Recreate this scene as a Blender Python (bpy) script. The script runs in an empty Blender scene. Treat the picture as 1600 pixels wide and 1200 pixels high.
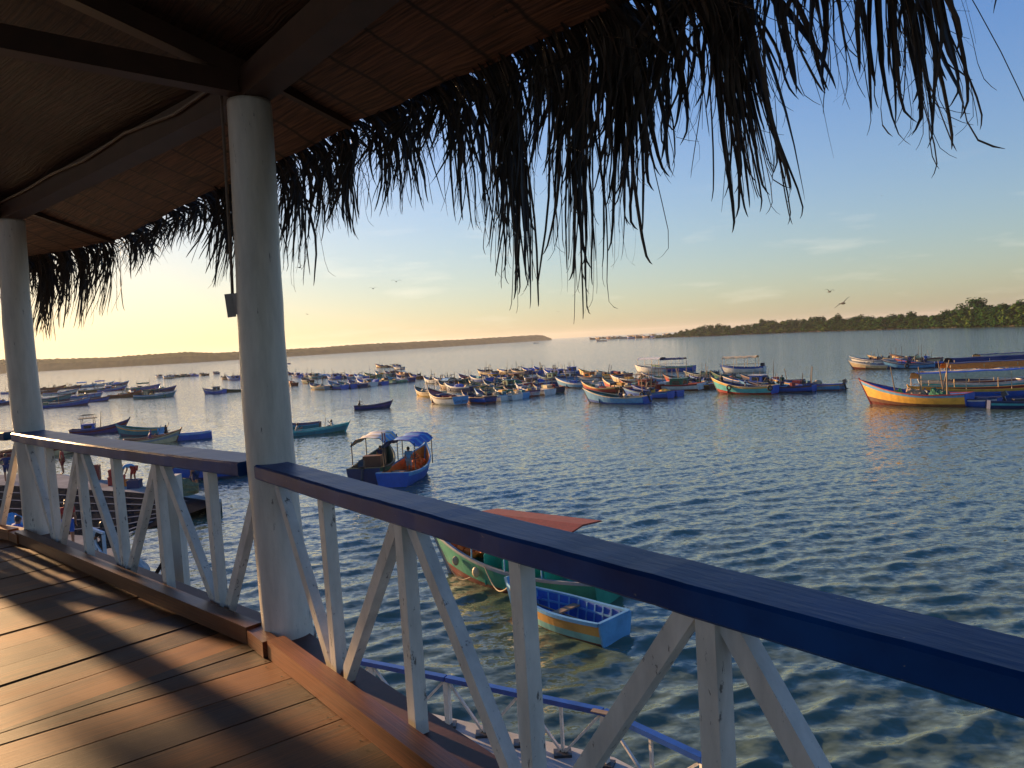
import bpy, bmesh, math, random
import numpy as np
from mathutils import Vector, Matrix, Euler
R = math.radians
scene = bpy.context.scene
COL = scene.collection

# ------------------------------------------------------------------ camera, sky, sun, exposure
ZC, ZD = 7.22, 5.60                     # eye height and deck height above the water
F = 1200.0                              # focal length in pixels of the 1600 x 1200 photograph
cam_d = bpy.data.cameras.new("camera"); cam = bpy.data.objects.new("camera", cam_d); COL.objects.link(cam)
cam_d.sensor_width = 36.0; cam_d.lens = 36.0 * F / 1600.0
cam_d.clip_start = 0.05; cam_d.clip_end = 30000.0
CROT = (Matrix.Rotation(R(90) - math.atan(68.0 / F), 4, 'X') @ Matrix.Rotation(-0.0565, 4, 'Z'))
cam.matrix_world = Matrix.Translation((0, 0, ZC)) @ CROT
scene.camera = cam

SKY_SHOULDER = 0.15
SUN_EL = R(11.0)
SUN_AZ = Vector((-0.745, 0.667)).normalized()      # horizontal direction towards the sun
scene.view_settings.view_transform = 'Standard'
scene.view_settings.look = 'None'
scene.view_settings.exposure = 1.30
scene.view_settings.gamma = 1.0
scene.view_settings.use_curve_mapping = False

world = bpy.data.worlds.new("World"); scene.world = world; world.use_nodes = True
wn, wl = world.node_tree.nodes, world.node_tree.links
wn.clear()
def wnode(t, **kw):
    n = wn.new(t)
    for k, v in kw.items(): setattr(n, k, v)
    return n
w_out = wnode('ShaderNodeOutputWorld'); w_bg = wnode('ShaderNodeBackground')
w_sky = wnode('ShaderNodeTexSky', sky_type='NISHITA')
w_sky.sun_disc = False
w_sky.sun_elevation = SUN_EL
w_sky.sun_rotation = math.atan2(SUN_AZ.x, SUN_AZ.y)
w_sky.altitude = 0; w_sky.air_density = 1.0; w_sky.dust_density = 1.0; w_sky.ozone_density = 2.5
w_bg.inputs['Strength'].default_value = 0.10
w_hs = wnode('ShaderNodeHueSaturation'); w_hs.inputs['Saturation'].default_value = 1.12
wl.new(w_sky.outputs[0], w_hs.inputs['Color'])
# the evening sky deepens in colour with height
w_tc0 = wnode('ShaderNodeTexCoord'); w_sep0 = wnode('ShaderNodeSeparateXYZ'); w_sat = wnode('ShaderNodeMapRange')
wl.new(w_tc0.outputs['Generated'], w_sep0.inputs[0]); wl.new(w_sep0.outputs['Z'], w_sat.inputs['Value'])
w_sat.inputs['From Min'].default_value = 0.03; w_sat.inputs['From Max'].default_value = 0.42; w_sat.inputs['To Min'].default_value = 0.90; w_sat.inputs['To Max'].default_value = 1.25
wl.new(w_sat.outputs[0], w_hs.inputs['Saturation'])
# a few thin wisps of cloud low in the sky, laid out by direction
w_tc = wnode('ShaderNodeTexCoord')
w_map = wnode('ShaderNodeMapping'); w_map.inputs['Scale'].default_value = (2.2, 2.2, 13.0); w_map.inputs['Rotation'].default_value = (0.0, R(14), 0.0)
w_no = wnode('ShaderNodeTexNoise'); w_no.inputs['Scale'].default_value = 3.0; w_no.inputs['Detail'].default_value = 5.0; w_no.inputs['Roughness'].default_value = 0.55
w_cr = wnode('ShaderNodeValToRGB'); w_cr.color_ramp.elements[0].position = 0.57; w_cr.color_ramp.elements[1].position = 0.80
w_sep = wnode('ShaderNodeSeparateXYZ')
w_band = wnode('ShaderNodeMapRange', interpolation_type='SMOOTHSTEP')
w_band.inputs['From Min'].default_value = 0.20; w_band.inputs['From Max'].default_value = 0.10
w_mul = wnode('ShaderNodeMath', operation='MULTIPLY'); w_mul2 = wnode('ShaderNodeMath', operation='MULTIPLY'); w_mul2.inputs[1].default_value = 0.24
w_mix = wnode('ShaderNodeMix', data_type='RGBA')
w_mix.inputs['B'].default_value = (5.6, 5.0, 4.1, 1)
wl.new(w_tc.outputs['Generated'], w_map.inputs['Vector']); wl.new(w_map.outputs[0], w_no.inputs['Vector'])
wl.new(w_no.outputs['Fac'], w_cr.inputs[0]); wl.new(w_tc.outputs['Generated'], w_sep.inputs[0]); wl.new(w_sep.outputs['Z'], w_band.inputs['Value'])
wl.new(w_cr.outputs[0], w_mul.inputs[0]); wl.new(w_band.outputs[0], w_mul.inputs[1]); wl.new(w_mul.outputs[0], w_mul2.inputs[0])
wl.new(w_mul2.outputs[0], w_mix.inputs['Factor']); 
# soft shoulder so that the bright sky round the low sun keeps its colour: c / (1 + lum(c) * k)
w_lum = wnode('ShaderNodeRGBToBW'); w_k = wnode('ShaderNodeMath', operation='MULTIPLY_ADD'); w_k.inputs[1].default_value = SKY_SHOULDER; w_k.inputs[2].default_value = 1.0
w_inv = wnode('ShaderNodeMath', operation='DIVIDE'); w_inv.inputs[0].default_value = 1.0; w_sc = wnode('ShaderNodeVectorMath', operation='SCALE')
w_tint = wnode('ShaderNodeMix', data_type='RGBA', blend_type='MULTIPLY'); w_tint.inputs['B'].default_value = (1.0, 0.95, 1.15, 1); w_tf = wnode('ShaderNodeMapRange')
w_tf.inputs['From Min'].default_value = 0.04; w_tf.inputs['From Max'].default_value = 0.32; wl.new(w_sep0.outputs['Z'], w_tf.inputs['Value']); wl.new(w_tf.outputs[0], w_tint.inputs['Factor'])
wl.new(w_hs.outputs[0], w_tint.inputs['A']); w_hs = w_tint; HS = w_tint.outputs['Result']
wl.new(HS, w_lum.inputs[0]); wl.new(w_lum.outputs[0], w_k.inputs[0]); wl.new(w_k.outputs[0], w_inv.inputs[1])
wl.new(HS, w_sc.inputs[0]); wl.new(w_inv.outputs[0], w_sc.inputs['Scale']); wl.new(w_sc.outputs[0], w_mix.inputs['A'])
wl.new(w_mix.outputs['Result'], w_bg.inputs['Color']); wl.new(w_bg.outputs[0], w_out.inputs['Surface'])

sun_d = bpy.data.lights.new("sun", 'SUN'); sun = bpy.data.objects.new("sun", sun_d); COL.objects.link(sun)
sun_d.energy = 4.8; sun_d.angle = R(0.9); sun_d.color = (1.0, 0.63, 0.31)
sdir = Vector((SUN_AZ.x * math.cos(SUN_EL), SUN_AZ.y * math.cos(SUN_EL), math.sin(SUN_EL)))
sun.rotation_euler = sdir.to_track_quat('Z', 'Y').to_euler()
sun.location = (-40, 36, 30)

# ------------------------------------------------------------------ helpers
def ray(px, py):
    return (CROT.to_3x3() @ Vector(((px - 800) / F, (600 - py) / F, -1.0)))
def at(px, py, z=0.0):
    """world point at height z seen in the photograph's pixel (px, py)"""
    d = ray(px, py); t = (z - ZC) / d.z
    return Vector((d.x * t, d.y * t, z))
def at_depth(px, py, depth):
    d = ray(px, py); t = depth / d.y
    return Vector((d.x * t, depth, ZC + d.z * t))

def tag(o, label=None, cat=None, group=None, kind=None):
    if label: o['label'] = label
    if cat: o['category'] = cat
    if group: o['group'] = group
    if kind: o['kind'] = kind
    return o
def empty(name, loc=(0, 0, 0), rz=0.0):
    o = bpy.data.objects.new(name, None); COL.objects.link(o)
    o.location = loc; o.rotation_euler = (0, 0, rz); o.empty_display_size = 0.3
    return o
def copy_tree(o, parent=None):
    c = o.copy(); COL.objects.link(c); c.parent = parent
    for ch in list(o.children): copy_tree(ch, c)
    return c

class MB:
    """collects verts, faces and a material index per face; build() links ONE mesh object"""
    def __init__(s): s.v = []; s.f = []; s.m = []; s.uv = None
    def add(s, vs, fs, mi=0):
        n = len(s.v); s.v += [tuple(p) for p in vs]
        for k, f in enumerate(fs):
            s.f.append(tuple(i + n for i in f)); s.m.append(mi[k] if isinstance(mi, (list, tuple)) else mi)
        return s
    def box(s, c, size, rot=None, mi=0, taper=1.0):
        x, y, z = size[0] / 2, size[1] / 2, size[2] / 2
        vs = [Vector((sx * x * (taper if sz > 0 else 1), sy * y * (taper if sz > 0 else 1), sz * z)) for sz in (-1, 1) for sx, sy in ((-1, -1), (1, -1), (1, 1), (-1, 1))]
        if rot is not None: vs = [rot @ p for p in vs]
        c = Vector(c)
        return s.add([p + c for p in vs], [(3, 2, 1, 0), (4, 5, 6, 7), (0, 1, 5, 4), (1, 2, 6, 5), (2, 3, 7, 6), (3, 0, 4, 7)], mi)
    def bar(s, a, b, w, h, up=(0, 0, 1), mi=0):
        """square bar from a to b, w across, h along up"""
        a, b = Vector(a), Vector(b); d = (b - a).normalized(); up = Vector(up)
        sd = d.cross(up)
        if sd.length < 1e-4: sd = d.cross(Vector((1, 0, 0)))
        sd.normalize(); u = sd.cross(d).normalized()
        vs = []
        for p in (a, b):
            for i, j in ((-1, -1), (1, -1), (1, 1), (-1, 1)): vs.append(p + sd * (i * w / 2) + u * (j * h / 2))
        return s.add(vs, [(0, 1, 2, 3), (7, 6, 5, 4), (0, 4, 5, 1), (1, 5, 6, 2), (2, 6, 7, 3), (3, 7, 4, 0)], mi)
    def tube(s, pts, rad, n=8, mi=0, cap=True):
        pts = [Vector(p) for p in pts]; rads = rad if isinstance(rad, (list, tuple)) else [rad] * len(pts)
        vs = []; prev = None
        for i, p in enumerate(pts):
            d = (pts[min(i + 1, len(pts) - 1)] - pts[max(i - 1, 0)])
            d = d.normalized() if d.length > 1e-9 else Vector((0, 0, 1))
            if prev is None:
                prev = d.cross(Vector((0.13, 0.31, 0.94)))
                if prev.length < 1e-3: prev = d.cross(Vector((1, 0, 0)))
            sd = (prev - d * prev.dot(d)); sd.normalize(); u = d.cross(sd); prev = sd
            for k in range(n):
                a = 2 * math.pi * k / n; vs.append(p + (sd * math.cos(a) + u * math.sin(a)) * rads[i])
        fs = []
        for i in range(len(pts) - 1):
            for k in range(n):
                fs.append((i * n + k, i * n + (k + 1) % n, (i + 1) * n + (k + 1) % n, (i + 1) * n + k))
        if cap:
            fs.append(tuple(range(n))[::-1]); fs.append(tuple((len(pts) - 1) * n + k for k in range(n)))
        return s.add(vs, fs, mi)
    def blob(s, c, size, nu=10, nv=6, mi=0, rnd=None, amp=0.0, flat=False):
        vs = []; c = Vector(c)
        for j in range(nv + 1):
            ph = (math.pi * j / nv) if not flat else (math.pi * 0.5 * j / nv)
            for i in range(nu):
                th = 2 * math.pi * i / nu; k = 1 + (rnd.uniform(-amp, amp) if rnd else 0)
                vs.append(c + Vector((math.sin(ph) * math.cos(th) * size[0] * k, math.sin(ph) * math.sin(th) * size[1] * k, math.cos(ph) * size[2] * k)))
        fs = [(j * nu + i, (j + 1) * nu + i, (j + 1) * nu + (i + 1) % nu, j * nu + (i + 1) % nu) for j in range(nv) for i in range(nu)]
        return s.add(vs, fs, mi)
    def build(s, name, mat, parent=None, smooth=False, loc=None):
        me = bpy.data.meshes.new(name); me.from_pydata(s.v, [], s.f); me.update()
        mats = mat if isinstance(mat, (list, tuple)) else [mat]
        for m in mats: me.materials.append(m)
        if len(mats) > 1: me.polygons.foreach_set('material_index', s.m)
        if smooth: me.polygons.foreach_set('use_smooth', [True] * len(s.f))
        if s.uv is not None:
            l = me.uv_layers.new(name='UVMap')
            for p in me.polygons:
                for li, vi in zip(p.loop_indices, p.vertices): l.data[li].uv = s.uv[vi]
        o = bpy.data.objects.new(name, me); COL.objects.link(o)
        if parent is not None: o.parent = parent
        if loc is not None: o.location = loc
        return o

# ------------------------------------------------------------------ materials
_mats = {}
def mat_base(name):
    m = bpy.data.materials.new(name); m.use_nodes = True
    nt = m.node_tree; b = nt.nodes['Principled BSDF']
    return m, nt, b
def paint(name, col, rough=0.45, wear=0.25, scale=6.0, chip=None, chipcol=(0.10, 0.07, 0.05), bump=0.15, stretch=(1, 1, 1), metal=0.0):
    """painted / weathered surface: uneven tone, optional chips through to bare wood, fine bump"""
    key = (name, col, rough, wear, chip)
    if key in _mats: return _mats[key]
    m, nt, b = mat_base(name); N = nt.nodes; L = nt.links
    tc = N.new('ShaderNodeTexCoord'); mp = N.new('ShaderNodeMapping'); mp.inputs['Scale'].default_value = stretch
    L.new(tc.outputs['Object'], mp.inputs[0])
    no = N.new('ShaderNodeTexNoise'); no.inputs['Scale'].default_value = scale; no.inputs['Detail'].default_value = 6; no.inputs['Roughness'].default_value = 0.65
    L.new(mp.outputs[0], no.inputs['Vector'])
    mr = N.new('ShaderNodeMapRange'); mr.inputs['From Min'].default_value = 0.3; mr.inputs['From Max'].default_value = 0.7
    mr.inputs['To Min'].default_value = 1 - wear; mr.inputs['To Max'].default_value = 1 + wear * 0.5
    L.new(no.outputs['Fac'], mr.inputs['Value'])
    mx = N.new('ShaderNodeMix'); mx.data_type = 'RGBA'; mx.blend_type = 'MULTIPLY'; mx.inputs['Factor'].default_value = 1.0
    mx.inputs['A'].default_value = (*col, 1); L.new(mr.outputs[0], mx.inputs['B'])
    out = mx.outputs['Result']
    if chip:
        n2 = N.new('ShaderNodeTexNoise'); n2.inputs['Scale'].default_value = scale * 3.1; n2.inputs['Detail'].default_value = 8; n2.inputs['Roughness'].default_value = 0.75
        L.new(mp.outputs[0], n2.inputs['Vector'])
        cr = N.new('ShaderNodeValToRGB'); cr.color_ramp.elements[0].position = chip; cr.color_ramp.elements[1].position = chip + 0.025
        L.new(n2.outputs['Fac'], cr.inputs[0])
        m2 = N.new('ShaderNodeMix'); m2.data_type = 'RGBA'; L.new(cr.outputs[0], m2.inputs['Factor'])
        L.new(out, m2.inputs['A']); m2.inputs['B'].default_value = (*chipcol, 1); out = m2.outputs['Result']
    L.new(out, b.inputs['Base Color'])
    b.inputs['Roughness'].default_value = rough; b.inputs['Metallic'].default_value = metal
    if bump:
        bp = N.new('ShaderNodeBump'); bp.inputs['Strength'].default_value = bump; bp.inputs['Distance'].default_value = 0.01
        L.new(no.outputs['Fac'], bp.inputs['Height']); L.new(bp.outputs[0], b.inputs['Normal'])
    _mats[key] = m
    return m
def make_matte(m):          # stone, scrub and leaves scatter light evenly: no sheen at low angles
    nt = m.node_tree; b = nt.nodes['Principled BSDF']; d = nt.nodes.new('ShaderNodeBsdfDiffuse'); o = [n for n in nt.nodes if n.type == 'OUTPUT_MATERIAL'][0]
    nt.links.new(b.inputs['Base Color'].links[0].from_socket, d.inputs['Color']); nt.links.new(d.outputs[0], o.inputs['Surface']); nt.nodes.remove(b)
# ------------------------------------------------------------------ water
def water_material():
    m, nt, b = mat_base('sea_water'); N = nt.nodes; L = nt.links
    b.inputs['Base Color'].default_value = (0.074, 0.106, 0.068, 1)
    b.inputs['Roughness'].default_value = 0.06; b.inputs['IOR'].default_value = 1.45
    tc = N.new('ShaderNodeTexCoord')
    def noise(sc, st, det, rot):
        mp = N.new('ShaderNodeMapping'); mp.inputs['Scale'].default_value = st; mp.inputs['Rotation'].default_value = (0, 0, rot)
        no = N.new('ShaderNodeTexNoise'); no.inputs['Scale'].default_value = sc; no.inputs['Detail'].default_value = det; no.inputs['Roughness'].default_value = 0.55
        L.new(tc.outputs['Object'], mp.inputs[0]); L.new(mp.outputs[0], no.inputs['Vector']); return no
    n1 = noise(3.8, (1.0, 1.7, 1.0), 7, R(-20))
    geo = N.new('ShaderNodeNewGeometry')
    # ripples tilt the surface directly; the open bay is choppier than the water close under the pier
    ln = N.new('ShaderNodeVectorMath'); ln.operation = 'LENGTH'; L.new(tc.outputs['Object'], ln.inputs[0])
    mr = N.new('ShaderNodeMapRange'); mr.inputs['From Min'].default_value = 15; mr.inputs['From Max'].default_value = 160; mr.inputs['To Min'].default_value = 0.58; mr.inputs['To Max'].default_value = 1.15
    L.new(ln.outputs['Value'], mr.inputs['Value'])
    sb_ = N.new('ShaderNodeVectorMath'); sb_.operation = 'SUBTRACT'; sb_.inputs[1].default_value = (0.5, 0.5, 0.5); L.new(n1.outputs['Color'], sb_.inputs[0])
    fl = N.new('ShaderNodeVectorMath'); fl.operation = 'MULTIPLY'; fl.inputs[1].default_value = (0.9, 1.25, 0.0); L.new(sb_.outputs[0], fl.inputs[0])
    sc = N.new('ShaderNodeVectorMath'); sc.operation = 'SCALE'; L.new(fl.outputs[0], sc.inputs[0]); L.new(mr.outputs[0], sc.inputs['Scale'])
    ad = N.new('ShaderNodeVectorMath'); ad.operation = 'ADD'; L.new(geo.outputs['Normal'], ad.inputs[0]); L.new(sc.outputs[0], ad.inputs[1])
    nn = N.new('ShaderNodeVectorMath'); nn.operation = 'NORMALIZE'; L.new(ad.outputs[0], nn.inputs[0]); L.new(nn.outputs[0], b.inputs['Normal'])
    return m
WATER = water_material()
def build_water():
    rng = np.random.default_rng(7)
    nth = 760; ang = np.linspace(R(-78), R(78), nth)
    r = [3.0]
    while r[-1] < 420: r.append(r[-1] * 1.0052 + 0.012)
    while r[-1] < 9000: r.append(r[-1] * 1.25)
    r = np.array(r); nr = len(r)
    A, RR = np.meshgrid(ang, r)
    X = RR * np.sin(A); Y = RR * np.cos(A); Z = np.zeros_like(X)
    DX = np.zeros_like(X); DY = np.zeros_like(X)
    cell = RR * 0.0056 + 0.012
    wind = R(-68)                                  # waves run from the left distance towards the pier's right
    for i in range(110):
        lam = 0.22 * (2.4 / 0.22) ** (rng.random() ** 1.1)
        th = wind + rng.normal(0, 0.42)
        k = 2 * math.pi / lam
        slope = 0.028 * (1.0 if lam < 1.0 else (1.0 / lam) ** 1.4)
        a = slope / k
        fade = np.clip((lam / cell - 2.5) / 3.0, 0, 1)
        ph = k * (X * math.cos(th) + Y * math.sin(th)) + rng.random() * 6.283
        Z += a * np.sin(ph) * fade
        DX += -1.05 * a * math.cos(th) * np.cos(ph) * fade * -1; DY += -1.05 * a * math.sin(th) * np.cos(ph) * fade * -1
    # patches of stronger and weaker chop
    g = 0.75 + 0.35 * np.sin(X * 0.09 + 1.3 * np.sin(Y * 0.05)) * np.sin(Y * 0.07 + 0.8 * np.sin(X * 0.045))
    Z *= g
    co = np.stack([X + DX * g, Y + DY * g, Z], -1).reshape(-1, 3).astype(np.float32)
    i = np.arange(nr - 1)[:, None] * nth + np.arange(nth - 1)[None, :]
    q = np.stack([i, i + nth, i + nth + 1, i + 1], -1).reshape(-1, 4).astype(np.int32)
    me = bpy.data.meshes.new('water')
    me.vertices.add(len(co)); me.vertices.foreach_set('co', co.ravel())
    me.loops.add(q.size); me.loops.foreach_set('vertex_index', q.ravel())
    me.polygons.add(len(q)); me.polygons.foreach_set('loop_start', np.arange(0, q.size, 4, dtype=np.int32))
    me.polygons.foreach_set('use_smooth', np.ones(len(q), dtype=bool))
    me.update(calc_edges=True); me.validate()
    # normals must look up
    if me.polygons[0].normal.z < 0: me.flip_normals()
    me.materials.append(WATER)
    o = bpy.data.objects.new('water', me); COL.objects.link(o)
    tag(o, 'choppy grey green bay water reaching to the horizon', kind='structure')
build_water()
sb = MB(); sb.add([(-9500, -200, -6), (9500, -200, -6), (9500, 9500, -6), (-9500, 9500, -6)], [(0, 1, 2, 3)])
tag(sb.build('seabed', paint('seabed_mud', (0.06, 0.055, 0.04), 0.9, 0.3, 0.3)), 'muddy bottom under the bay water', kind='structure')

# ------------------------------------------------------------------ far shores
def foliage(name, c1, c2, scale):
    m, nt, b = mat_base(name); N = nt.nodes; L = nt.links
    tc = N.new('ShaderNodeTexCoord'); no = N.new('ShaderNodeTexNoise'); no.inputs['Scale'].default_value = scale; no.inputs['Detail'].default_value = 5
    L.new(tc.outputs['Object'], no.inputs['Vector'])
    cr = N.new('ShaderNodeValToRGB'); cr.color_ramp.elements[0].position = 0.35; cr.color_ramp.elements[1].position = 0.65
    cr.color_ramp.elements[0].color = (*c1, 1); cr.color_ramp.elements[1].color = (*c2, 1)
    L.new(no.outputs['Fac'], cr.inputs[0]); L.new(cr.outputs[0], b.inputs['Base Color'])
    b.inputs['Roughness'].default_value = 0.75
    return m
def ridge(name, prof, depth_back, mat, label, seed, bump):
    """a wooded ridge: prof = list of (px, py_water, py_top) read along the shore; depth is given by the waterline"""
    rnd = random.Random(seed)
    ws = [(rnd.uniform(0.03, 0.9), rnd.uniform(0, 6.28), rnd.uniform(0.05, 0.6)) for k in range(26)]
    pts = []
    for k in range(len(prof) - 1):
        n = max(10, int(abs(prof[k + 1][0] - prof[k][0]) * 0.9))
        for j in range(n):
            u = j / n; pts.append([prof[k][i] * (1 - u) + prof[k + 1][i] * u for i in range(3)])
    pts.append(list(prof[-1]))
    rows = 12; vs = []; fs = []
    for p in pts:
        base = at(p[0], 532 - .0567 * (p[0] - 800) + 6.4 - max(0, p[0] - 300) * .0062, 0.0); d = base.length
        top = max(0.4, (p[1] - p[2]) * d / F)
        dirv = Vector((base.x, base.y, 0)).normalized()
        for j in range(rows):
            u = j / (rows - 1)
            hgt = top * (0.45 + 0.55 * (1 - (1 - min(1, u * 1.5)) ** 2)) if u < 0.67 else top * (1 - ((u - 0.67) / 0.33) ** 2 * 0.8)
            wob = sum(math.sin(p[0] * a + b + u * 40 * c) for a, b, c in ws) / len(ws) ** 0.5
            hgt *= 1 + wob * bump
            vs.append((base.x + dirv.x * u * depth_back, base.y + dirv.y * u * depth_back, hgt if j else -1.5))
    n = len(pts)
    for i in range(n - 1):
        for j in range(rows - 1):
            fs.append((i * rows + j, (i + 1) * rows + j, (i + 1) * rows + j + 1, i * rows + j + 1))
    return tag(MB().add(vs, fs).build(name, mat, smooth=False), label, kind='structure')
M_HILL = foliage('hill_scrub', (0.035, 0.048, 0.020), (0.075, 0.085, 0.038), 0.05); make_matte(M_HILL)
ridge('hills', [(-700, 618, 606), (-300, 597, 584), (0, 582.5, 563), (57, 580, 562.5), (130, 575.5, 560), (180, 572.5, 557.5), (250, 568, 551.5), (290, 566, 549), (340, 563, 550), (372, 561, 548.5), (440, 556.5, 544.5), (500, 553, 541.5), (560, 549.5, 537), (640, 544.5, 533), (720, 539.5, 529.5), (790, 535, 525), (830, 532.6, 522.5), (848, 531.4, 522.5), (862, 530.4, 528.3)],
      260, M_HILL, 'long low wooded ridge across the bay, fading in haze', 3, 0.04)
def islet(px, py, w, h, seed):
    rnd = random.Random(seed); b = at(px, py); d = b.length; mb = MB()
    for k in range(9):
        u = (k - 4) / 4
        mb.blob((b.x + u * w * d / F / 2, b.y + rnd.uniform(-6, 6), -0.4), (w * d / F / 6, 10, h * d / F * (1 - 0.6 * u * u) * rnd.uniform(0.8, 1.15)), 10, 5, 0, rnd, 0.15, flat=True)
    return mb
for k, (px, py, w, h) in enumerate([(190, 572.6, 22, 2.6), (475, 555.0, 32, 5.0), (438, 557.0, 22, 3.0)]):
    tag(islet(px, py, w, h, k).build('mangrove_islet', M_HILL),
        ['dark mangrove islet in front of the hazy ridge, left of the roof post', 'domed mangrove islet off the ridge just right of the roof post', 'flat mangrove islet hugging the ridge, partly behind the roof post'][k], 'islet', 'mangrove islets off the ridge', None)
# low far coast behind the channel
fb = MB(); a0, a1 = at(1000, 522.0), at(1046, 519.4)
# mangrove shore on the right: mud bank plus a wood of single trees
SH = [(1020, 529.2), (1046, 527.4), (1100, 525.3), (1180, 521.8), (1260, 518.4), (1340, 515.8), (1430, 513.2), (1520, 510.8), (1600, 509.0), (1760, 504.0), (1950, 499.0)]
shore = [at(x, y) for x, y in SH]
mv = []; mf = []
for p in shore:
    d = Vector((p.x, p.y, 0)).normalized()
    mv += [(p.x - d.x * 3, p.y - d.y * 3, -0.8), (p.x + d.x * 2, p.y + d.y * 2, 0.25), (p.x + d.x * 30, p.y + d.y * 30, 0.8), (p.x + d.x * 240, p.y + d.y * 240, 1.4)]
for i in range(len(shore) - 1):
    for j in range(3): mf.append((i * 4 + j, (i + 1) * 4 + j, (i + 1) * 4 + j + 1, i * 4 + j + 1))
tag(MB().add(mv, mf).build('shore_ground', paint('shore_mud', (0.09, 0.075, 0.05), 0.9, 0.4, 0.4)), 'low mud bank under the mangrove wood', kind='structure')

M_LEAF = [foliage('mangrove_leaf_dark', (0.011, 0.040, 0.009), (0.028, 0.078, 0.018), 0.35), foliage('mangrove_leaf_mid', (0.020, 0.058, 0.011), (0.048, 0.110, 0.024), 0.35), foliage('mangrove_leaf_olive', (0.038, 0.070, 0.014), (0.082, 0.122, 0.026), 0.35)]
for m_ in M_LEAF: make_matte(m_)
M_TRUNK = paint('mangrove_bark', (0.10, 0.08, 0.06), 0.85, 0.4, 3.0)
def crown_mesh(seed, rad, hgt, nl, leaf, gaps=0.5):
    """leaf-sized faces in irregular clumps through the crown's volume"""
    rnd = random.Random(seed); mb = MB()
    clumps = []
    for k in range(int(9 + gaps * 14)):
        a = rnd.uniform(0, 6.283); q = rnd.random() ** 0.5; z = rnd.uniform(0.02, 1.0)
        prof = math.sin(min(1, 0.25 + z * 0.9) * math.pi) ** 0.55 if z < 0.95 else 0.35
        clumps.append((Vector((math.cos(a) * q * rad * prof, math.sin(a) * q * rad * prof, z * hgt)), rad * rnd.uniform(0.20, 0.40)))
    for k in range(nl):
        c, cr = clumps[k % len(clumps)]
        d = Vector((rnd.gauss(0, 1), rnd.gauss(0, 1), rnd.gauss(0, 0.75)))
        d = d.normalized() * cr * rnd.uniform(0.55, 1.05)
        p = c + d; s = leaf * rnd.uniform(0.6, 1.3)
        n = (d.normalized() + Vector((rnd.uniform(-.7, .7), rnd.uniform(-.7, .7), rnd.uniform(-.2, .9)))).normalized()
        t = n.orthogonal().normalized(); t.rotate(Matrix.Rotation(rnd.uniform(0, 6.28), 3, n)); b = n.cross(t)
        mb.add([p - t * s, p - b * s * 0.55, p + t * s, p + b * s * 0.55], [(0, 1, 2, 3)])
    return mb
def trunk_mesh(seed, hgt, rad):
    rnd = random.Random(seed); mb = MB()
    mb.tube([(0, 0, -0.8), (rnd.uniform(-.3, .3), 0, hgt * 0.3), (rnd.uniform(-.5, .5), rnd.uniform(-.5, .5), hgt * 0.75)], [rad, rad * 0.75, rad * 0.35], 7)
    for k in range(6):
        a = k * 1.05 + rnd.uniform(-.3, .3); z0 = hgt * rnd.uniform(0.2, 0.45)
        mb.tube([(0, 0, z0), (math.cos(a) * hgt * .2, math.sin(a) * hgt * .2, z0 + hgt * .2), (math.cos(a) * hgt * .34, math.sin(a) * hgt * .34, z0 + hgt * .32)], [rad * .45, rad * .3, rad * .12], 5)
    for k in range(7):
        a = k * 0.9 + rnd.uniform(-.3, .3)
        mb.tube([(0, 0, hgt * 0.22), (math.cos(a) * hgt * .12, math.sin(a) * hgt * .12, hgt * .14), (math.cos(a) * hgt * .2, math.sin(a) * hgt * .2, -1.0)], [rad * .3, rad * .22, rad * .15], 4)
    return mb
protos = []
for k in range(7):
    hgt = 8.0; rad = [4.6, 5.2, 4.0, 5.6, 4.4, 5.0, 3.6][k]
    t = empty('mangrove_tree', (0, 0, 0))
    c = crown_mesh(40 + k, rad, 7.6, 1500, 0.42, 0.5).build('crown', M_LEAF[k % 3], t); c.location = (0, 0, 0.5)
    trunk_mesh(60 + k, 6.5, 0.28).build('trunk', M_TRUNK, t)
    protos.append(t)
rt = random.Random(11)
def shore_at(u):
    x = SH[0][0] + (SH[-1][0] - SH[0][0]) * u
    for k in range(len(SH) - 1):
        if SH[k][0] <= x <= SH[k + 1][0]:
            f = (x - SH[k][0]) / (SH[k + 1][0] - SH[k][0]); return shore[k].lerp(shore[k + 1], f), x
    return shore[-1].copy(), x
used = set(); ntree = 0
TREE_TOPS = [(1020, 526.5), (1040, 522.5), (1060, 517), (1100, 508), (1107, 506), (1150, 507), (1190, 502), (1230, 499), (1300, 494.5), (1335, 494), (1400, 491), (1470, 489.5), (1500, 482), (1600, 474), (1800, 470), (1950, 466)]
def top_py(x):
    x = max(x, TREE_TOPS[0][0] + .01)
    for k in range(len(TREE_TOPS) - 1):
        if TREE_TOPS[k][0] <= x <= TREE_TOPS[k + 1][0]:
            f = (x - TREE_TOPS[k][0]) / (TREE_TOPS[k + 1][0] - TREE_TOPS[k][0]); return TREE_TOPS[k][1] * (1 - f) + TREE_TOPS[k + 1][1] * f
    return TREE_TOPS[-1][1]
def put_tree(p, H, k, label, wid=1.0):
    global ntree
    if k not in used: t = protos[k]; used.add(k)
    else: t = copy_tree(protos[k])
    s = H / 10.0; t.location = p; t.scale = (s * wid, s * wid, s); t.rotation_euler = (0, 0, rt.uniform(0, 6.28))
    tag(t, label, 'tree', 'mangrove trees on the right shore'); ntree += 1
    return t
N1 = 250
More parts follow.
